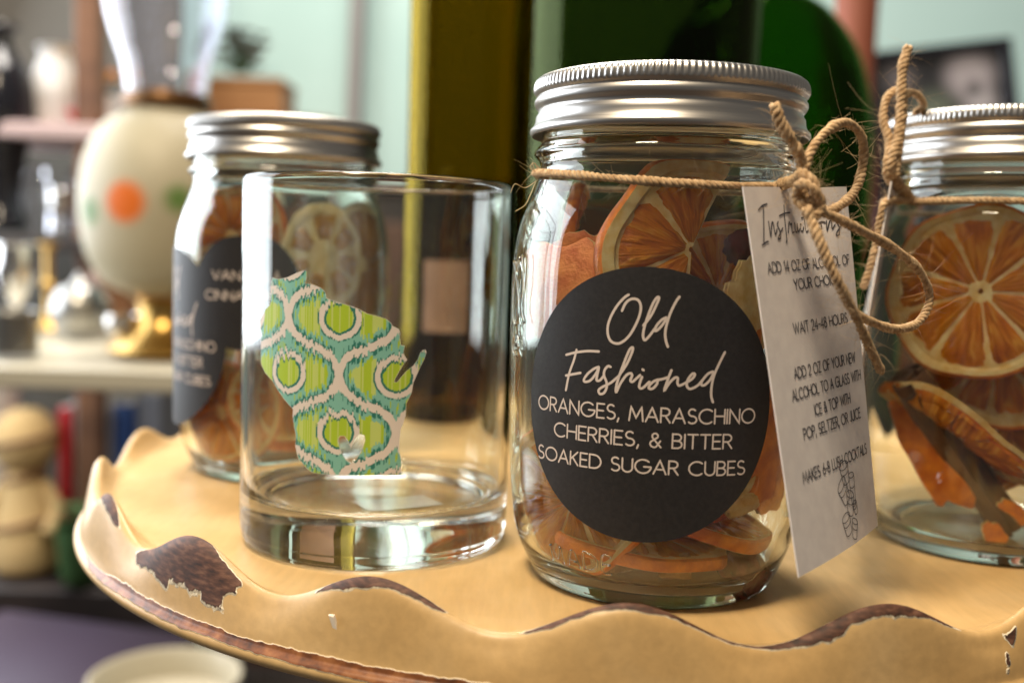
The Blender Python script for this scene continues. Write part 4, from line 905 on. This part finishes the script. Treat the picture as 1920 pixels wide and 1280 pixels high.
# flowered oil lamp
def oil_lamp():
    D = 1.06; c = at(312, 388, D)
    root = thing('oil_lamp', 'vintage oil lamp with cream globe painted with an orange flower and clear chimney', 'lamp', (c.x, D, SH))
    s = D / FPX; hz = c.z - SH
    M = mat('flower_globe', (.66, .58, .40), .5); nt, b, N = nodes(M)
    tc = N('ShaderNodeTexCoord')
    def spot(loc, r0, r1, col, prev):
        d = N('ShaderNodeVectorMath', operation='DISTANCE'); d.inputs[1].default_value = loc; nt.links.new(tc.outputs['Object'], d.inputs[0])
        mr = N('ShaderNodeMapRange'); mr.inputs[1].default_value = r0; mr.inputs[2].default_value = r1; mr.inputs[3].default_value = 1; mr.inputs[4].default_value = 0
        nt.links.new(d.outputs['Value'], mr.inputs[0]); mx = N('ShaderNodeMix', data_type='RGBA'); nt.links.new(mr.outputs[0], mx.inputs[0])
        if prev is None: mx.inputs[6].default_value = (.46, .41, .28, 1)
        else: nt.links.new(prev, mx.inputs[6])
        mx.inputs[7].default_value = (*col, 1); return mx.outputs[2]
    fx, fy = 152 * s * math.cos(rad(-98)), 152 * s * math.sin(rad(-98))
    p = spot((fx, fy, hz + 2 * s), 26 * s, 44 * s, (.72, .15, .005), None)
    p = spot((152 * s * math.cos(rad(-128)), 152 * s * math.sin(rad(-128)), hz - 15 * s), 14 * s, 34 * s, (.10, .20, .04), p); p = spot((152 * s * math.cos(rad(-64)), 152 * s * math.sin(rad(-64)), hz + 10 * s), 12 * s, 34 * s, (.12, .22, .05), p)
    nt.links.new(p, b.inputs['Base Color'])
    gl = [(60, -165), (110, -140), (140, -90), (153, -20), (152, 40), (138, 100), (112, 145), (80, 168), (62, 178)]
    v, f = lathe([(a * s, hz + z_ * s) for a, z_ in cr(gl, 40)], 64); mesh('globe', v, f, 'flower_globe', root)
    v, f = lathe([(.001, 0), (100 * s, 0), (108 * s, 8 * s), (92 * s, 22 * s), (60 * s, 40 * s), (48 * s, 70 * s), (52 * s, 96 * s), (66 * s, hz - 165 * s), (.001, hz - 160 * s)], 48); mesh('foot', v, f, 'brass', root)
    v, f = lathe([(60 * s, hz + 174 * s), (78 * s, hz + 178 * s), (82 * s, hz + 190 * s), (76 * s, hz + 204 * s), (58 * s, hz + 210 * s), (.001, hz + 210 * s)], 48); mesh('burner', v, f, 'bronze', root)
    ch = [(72, 200), (74, 225), (80, 260), (96, 310), (108, 360), (106, 420), (88, 480), (66, 540), (56, 620), (56, 700)]
    out = cr([(a * s, hz + z_ * s) for a, z_ in ch], 50); inn = [(a - .0025, z_) for a, z_ in out[::-1]]
    v, f = lathe(list(out) + inn + [tuple(out[0])], 72); mesh('chimney', v, f, 'lamp_glass', root, sharp=None)
oil_lamp()

def pot(name, label, cat, px, py, depth, prof_px, material, group=None, extra=None, zbase=None):
    # a turned object; profile in photograph pixels at that depth, foot at (px, py)
    s = depth / FPX; b = at(px, py, depth)
    root = thing(name, label, cat, (b.x, depth, b.z if zbase is None else zbase), (0, 0, 0), group)
    pr = [(max(a, .3) * s, z_ * s) for a, z_ in prof_px]
    v, f = lathe(cr(pr, 40), 40); mesh('body', v, f, material, root)
    if extra: extra(root, s)
    return root
def handle(mt):
    def fnx(root, s): v, f = tube(cr([(28 * s, 0, 70 * s), (50 * s, 0, 66 * s), (56 * s, 0, 44 * s), (46 * s, 0, 24 * s), (26 * s, 0, 20 * s)], 24), 4.5 * s, 8); mesh('handle', v, f, mt, root)
    return fnx
def lip(mt, r, z_):
    def fnx(root, s):
        a = np.linspace(0, 2 * math.pi, 33); v, f = tube([(r * s * math.cos(t), r * s * math.sin(t), z_ * s) for t in a], 3 * s, 6, False); mesh('rim', v, f, mt, root)
    return fnx
def blooms(mt, n, z_, spread):
    def fnx(root, s):
        rng = random.Random(n)
        for i in range(n):
            a = i * 2.4; r = spread * math.sqrt((i + .5) / n); parts = []
            c = np.array([r * math.cos(a), r * math.sin(a), z_ + rng.uniform(-12, 14) * (1 + n / 18)])
            for k in range(6):
                b_ = k * 1.047; d = np.array([math.cos(b_), math.sin(b_), .5]); e = np.cross(d, [0, 0, 1.]); e /= np.linalg.norm(e)
                P = [c, c + d * 9 + e * 6, c + d * 18, c + d * 9 - e * 6]; parts.append((np.array(P) * s, [[0, 1, 2, 3]]))
            v, f = join(parts); mesh('flower', v, f, mt, root, smooth=False)
            st = tube(np.array([[c[0] * .2, c[1] * .2, z_ * .3], c * .98]) * s, 1.5 * s, 5); mesh('stem', *st, 'leaf', root)
    return fnx
UPZ = at(150, 196, 1.48).z + .004
US = at(-12, 218, 1.48).z
pot('white_pitcher', 'tall white china pitcher on the pinkish upper shelf', 'pitcher', 104, 205, 1.56, [(0, 0), (34, 0), (40, 20), (44, 60), (34, 100), (26, 125), (32, 140)], 'white_china', extra=handle('white_china'), zbase=US)
pot('flower_pot', 'small pot of yellow flowers on the pinkish upper shelf', 'flower pot', 190, 200, 1.56, [(0, 0), (22, 0), (28, 30), (32, 52)], 'white_china', extra=blooms('yellow_petal', 9, 78, 30), zbase=US)
pot('red_bowl', 'little red glazed bowl between pitcher and flower pot', 'bowl', 146, 205, 1.52, [(0, 0), (8, 0), (14, 8), (18, 18)], 'red_glaze', extra=lip('red_glaze', 18, 18), zbase=US)
MS = at(20, 432, 1.46).z
pot('black_vase', 'large black glazed vase on the dark middle shelf', 'vase', 2, 425, 1.52, [(0, 0), (40, 0), (44, 16), (34, 60), (46, 140), (62, 220), (54, 290), (26, 330), (22, 360), (34, 372)], 'black_glaze', extra=lip('black_glaze', 34, 372), zbase=MS)
pot('glass_jar', 'squat clear glass jar on the dark middle shelf beside the black vase', 'jar', 66, 425, 1.58, [(0, 0), (24, 0), (28, 10), (28, 80), (20, 100), (20, 120)], 'lamp_glass', extra=lip('silver', 20, 120), zbase=MS)
pot('silver_cup', 'shiny silver cup on the dark middle shelf', 'cup', 112, 425, 1.52, [(0, 0), (18, 0), (6, 8), (6, 26), (20, 40), (24, 74), (23, 78)], 'silver', extra=lip('silver', 24, 76), zbase=MS)
pot('glass_bottle', 'slender clear glass bottle at the end of the middle shelf', 'bottle', 150, 425, 1.56, [(0, 0), (20, 0), (22, 10), (22, 90), (10, 120), (9, 150)], 'lamp_glass', extra=lip('silver', 10, 150), zbase=MS)
# metalware on the cream shelf
pot('silver_goblet', 'tall silver goblet standing on the cream shelf top', 'goblet', 30, 660, 1.12, [(0, 0), (30, 0), (28, 6), (7, 16), (6, 60), (24, 90), (36, 140), (34, 180)], 'silver', extra=lip('silver', 34, 180), zbase=SH)
pot('pewter_teapot', 'round pewter teapot on the cream shelf top', 'teapot', 150, 660, 1.22, [(0, 0), (34, 0), (48, 20), (52, 52), (40, 84), (18, 96), (8, 108), (4, 116)], 'pewter', extra=handle('pewter'), zbase=SH)
pot('silver_sugar_bowl', 'small silver footed bowl beside the oil lamp foot', 'bowl', 232, 660, 1.05, [(0, 0), (22, 0), (8, 10), (10, 22), (30, 44), (32, 66)], 'silver', extra=lip('silver', 32, 66), zbase=SH)
pot('brass_candlestick', 'brass candlestick at the back of the cream shelf', 'candlestick', 92, 640, 1.28, [(0, 0), (34, 0), (30, 8), (10, 18), (8, 70), (14, 84), (8, 96), (9, 150), (16, 158)], 'brass', extra=lip('brass', 16, 158), zbase=SH)
pot('amber_jar', 'brown glazed storage jar at the back of the cream shelf', 'jar', 212, 630, 1.30, [(0, 0), (40, 0), (46, 20), (46, 90), (34, 112), (30, 124)], 'brown_wood', extra=lip('brass', 30, 124), zbase=SH)
pot('grey_tin', 'dull grey tin pot on the end of the cream shelf', 'pot', 22, 665, 1.00, [(0, 0), (44, 0), (46, 6), (46, 76), (44, 80)], 'pewter', extra=lip('pewter', 46, 80), zbase=SH)
# things on the low dark shelf
LS = at(20, 1092, 1.45).z
def doll():
    s = 1.52 / FPX; b = at(50, 1090, 1.52)
    root = thing('straw_doll', 'straw doll with round head and banded body on the low dark shelf', 'doll', (b.x, 1.52, LS))
    for nm, pr, mt in (('body', [(0, 0), (52, 0), (62, 30), (58, 80), (46, 130), (36, 170), (26, 196)], 'straw'), ('head', [(2, 188), (34, 196), (54, 226), (58, 256), (46, 288), (24, 306), (1, 310)], 'straw')):
        v, f = lathe([(max(a, .3) * s, z_ * s) for a, z_ in cr(pr, 30)], 40, lambda r, t, z: r * (1 + .03 * np.sin(18 * t + z * 300))); mesh(nm, v, f, mt, root)
    for z_, r_ in ((250, 58.5), (178, 36), (92, 58)):
        a = np.linspace(0, 2 * math.pi, 33); v, f = tube([(r_ * s * math.cos(t), r_ * s * math.sin(t), (z_ + 12 * math.cos(t)) * s) for t in a], 5 * s, 6, False); mesh('band', v, f, 'brown_wood', root)
    for sg in (-1, 1):
        v, f = tube(cr([(sg * 34 * s, 0, 165 * s), (sg * 62 * s, -10 * s, 120 * s), (sg * 58 * s, -40 * s, 80 * s)], 14), 13 * s, 8); mesh('arm', v, f, 'straw', root)
doll()
def books(px, label, cols, widths, heights):
    for (x, c, w_, h_, lb) in zip(px, cols, widths, heights, label):
        s = 1.56 / FPX; b = at(x, 1092, 1.56); v, f = box(w_ * s, .12, h_ * s, .002)
        root = thing('book', lb, 'book', (b.x, 1.60, LS)); mesh('cover', v, f, c, root, smooth=False)
        v, f = box(w_ * s * .8, .112, h_ * s + .002, .001); mesh('pages', v, f, 'white_china', root, smooth=False, loc=(0, .002, -.0005))
books((132, 160, 196, 240, 286), ('dark red book standing beside the straw doll', 'thin grey book standing between red and white spines', 'wide white book standing on the low dark shelf', 'blue book standing on the low dark shelf', 'grey book at the end of the low shelf'), ('red_glaze', 'grey_cloth', 'white_china', 'blue_print', 'grey_cloth'), (22, 20, 46, 36, 44), (300, 330, 350, 310, 330))
pot('green_planter', 'dark green leafy planter before the books', 'planter', 150, 1090, 1.47, [(0, 0), (30, 0), (40, 60), (44, 110)], 'leaf', extra=blooms('leaf', 12, 130, 40), zbase=LS)
pot('white_mug', 'white china mug on the low shelf behind the straw doll', 'mug', -10, 1088, 1.62, [(0, 0), (40, 0), (48, 20), (50, 330), (52, 340)], 'white_china', extra=handle('white_china'), zbase=LS)
# a lower table with a purple box and an enamel tin below the tray
q = at(150, 1290, 1.0); TZ = q.z - .120
low = thing('low_table', 'dark wooden table below the tray holding a purple box and cream tin', 'table')
v, f = box(1.1, .62, .03, .004); mesh('table_top', v, f, 'black_brown', low, loc=(q.x + .10, 1.05, TZ - .03))
for dx in (-.40, .60):
    v, f = box(.05, .05, TZ + 1.17, .004); mesh('leg', v, f, 'black_brown', low, loc=(q.x + dx, 1.05, -1.20))
b = at(60, 1225, 1.10); root = thing('purple_box', 'low purple grey box on the dark table', 'box', (b.x, 1.12, TZ), (0, 0, rad(-14)))
bh = at(60, 1296, 1.02).z - TZ - .02; v, f = box(.26, .20, bh, .004); mesh('body', v, f, 'lilac', root); v, f = box(.268, .208, .02, .004); mesh('lid', v, f, 'lilac', root, loc=(0, 0, bh + .0001))
def tin():
    D = .84; c = at(310, 1268, D); s = D / FPX
    root = thing('enamel_tin', 'round cream enamel tin with raised rim below the tray edge', 'tin', (c.x, D, TZ)); h = c.z - TZ
    v, f = lathe([(.001, 0), (136 * s, 0), (140 * s, .004), (140 * s, h - .006), (144 * s, h - .003), (144 * s, h), (136 * s, h + .001), (130 * s, h - .004), (124 * s, h - .022), (.001, h - .024)], 64); mesh('body', v, f, 'cream_enamel', root, sharp=60)
    a = np.linspace(0, 2 * math.pi, 65); v, f = tube([(140 * s * math.cos(t), 140 * s * math.sin(t), h) for t in a], 5 * s, 8, False); mesh('rim', v, f, 'cream_enamel', root)
tin()
c = at(44, 1268, .86); pot('silver_ball_cup', 'small polished silver cup on the dark table before the purple box', 'cup', 44, 1290, .86, [(0, 0), (20, 0), (8, 8), (26, 30), (34, 60), (30, 84)], 'silver', extra=lip('silver', 30, 84), zbase=TZ)

# dried flowers in a wooden box, right of the lamp
D = 2.34; s = D / FPX; b = at(466, 196, D)
v, f = box(.60, .24, .03, .003); p0 = at(470, 225, D)
wall_shelf = thing('wall_shelf', 'small brown shelf on the aqua wall holding a wooden box', 'shelf')
mesh('board', v, f, 'brown_wood', wall_shelf, loc=(p0.x - .10, 2.38, p0.z - .03))
for dx in (-.36, .04):
    v, f = box(.02, .16, .10, .003); mesh('bracket', v, f, 'brown_wood', wall_shelf, loc=(p0.x + dx, 2.44, p0.z - .13))
root = thing('wooden_box', 'brown wooden box with dried dark flowers beside the lamp chimney', 'box', (p0.x - .005, 2.34, p0.z))
s = 2.34 / FPX
v, f = box(150 * s, .14, 56 * s, .003); mesh('body', v, f, 'box_wood', root); v, f = box(154 * s, .146, 12 * s, .002); mesh('lid', v, f, 'box_wood', root, loc=(0, 0, 56 * s + .0002))
root = thing('dried_bouquet', 'dark dried flower bunch standing on the wooden box', 'bouquet', (p0.x - .022, 2.34, p0.z + 68 * s))
mat('dry_flower', (.12, .075, .03), .9); blooms('dry_flower', 34, 56, 46)(root, s * 1.0)

cab = thing('dark_cabinet', 'long dark wooden cabinet standing against the aqua wall behind the bottles', 'cabinet', (.10, 2.30, -1.2))
ch = at(700, 335, 2.10).z + 1.2
v, f = box(1.34, .36, ch - .03, .006); mesh('body', v, f, 'black_brown', cab)
v, f = box(1.38, .40, .03, .006); mesh('top', v, f, 'pedestal_wood', cab, loc=(0, 0, ch - .0299))
for i in range(3):
    v, f = box(.42, .02, ch - .20, .006); dr = mesh('door', v, f, 'pedestal_wood', cab, loc=(-.44 + .44 * i, -.19, .10))
    v, f = lathe([(.0001, 0), (.012, .002), (.014, .010), (.006, .018), (.005, .026), (.0001, .026)], 16); mesh('knob', v, f, 'brass', dr, loc=(.17, -.036, (ch - .2) * .6), rot=(rad(-90), 0, 0))
# framed black and white photograph on the wall to the right and a tall red vase
D = 1.55; a_, b_ = at(1618, 98, D), at(1905, 66, D); w_ = (b_ - a_).length; hh = .30
pf = thing('picture_frame', 'dark framed black and white photograph leaning behind the unlabelled jar', 'picture', ((a_.x + b_.x) / 2 + .042, D, b_.z - hh - .012), (rad(-4), -math.atan2(b_.z - a_.z, b_.x - a_.x), 0))
fw = .016
for nm, sx, sz, lx, lz in (('frame_rail', w_, fw, 0, 0), ('frame_rail', w_, fw, 0, hh - fw), ('frame_stile', fw, hh - 2 * fw, -w_ / 2 + fw / 2, fw), ('frame_stile', fw, hh - 2 * fw, w_ / 2 - fw / 2, fw)):
    v, f = box(sx, .018, sz, .002); mesh(nm, v, f, 'black_glaze', pf, loc=(lx, 0, lz), smooth=False)
M = mat('photo_print', rough=.35); nt, bs, N = nodes(M); tc = N('ShaderNodeTexCoord'); prev = None
for loc, r0, r1, col in (((.048, 0, .235), .020, .048, (.42, .38, .40)), ((.060, 0, .190), .010, .034, (.45, .42, .44)), ((.052, 0, .215), .004, .016, (.06, .06, .06)), ((-.055, 0, .245), .006, .030, (.18, .16, .17)), ((-.01, 0, .18), .010, .05, (.17, .20, .15))):
    d = N('ShaderNodeVectorMath', operation='DISTANCE'); d.inputs[1].default_value = loc; nt.links.new(tc.outputs['Object'], d.inputs[0])
    mr = N('ShaderNodeMapRange'); mr.inputs[1].default_value = r0; mr.inputs[2].default_value = r1; mr.inputs[3].default_value = 1; mr.inputs[4].default_value = 0; nt.links.new(d.outputs['Value'], mr.inputs[0])
    mx = N('ShaderNodeMix', data_type='RGBA'); nt.links.new(mr.outputs[0], mx.inputs[0]); mx.inputs[7].default_value = (*col, 1)
    if prev is None: mx.inputs[6].default_value = (.035, .035, .038, 1)
    else: nt.links.new(prev, mx.inputs[6])
    prev = mx.outputs[2]
nt.links.new(prev, bs.inputs['Base Color'])
v, f = box(w_ - 2 * fw - .001, .006, hh - 2 * fw - .001, .0005); mesh('photo_print', v, f, 'photo_print', pf, loc=(0, .002, fw + .0005), smooth=False)
v, f = box(.9, .30, .025, .003); ps = thing('long_shelf', 'long brown shelf carrying the dark framed photograph', 'shelf')
zz = b_.z - hh - .014
mesh('board', v, f, 'brown_wood', ps, loc=(a_.x + .30, 1.62, zz - .027))
for dx in (0, .6):
    v, f = box(.03, .03, zz - .027 + 1.2, .003); mesh('leg', v, f, 'brown_wood', ps, loc=(a_.x + dx, 1.70, -1.2))
c = at(1572, 40, .98)
pot('terracotta_vase', 'tall reddish terracotta vase showing above the green jug', 'vase', 1572, 600, .98, [(0, 0), (44, 0), (56, 30), (60, 200), (50, 420), (40, 520), (38, 700), (44, 760)], 'terracotta', extra=lip('terracotta', 44, 760), zbase=-.030)
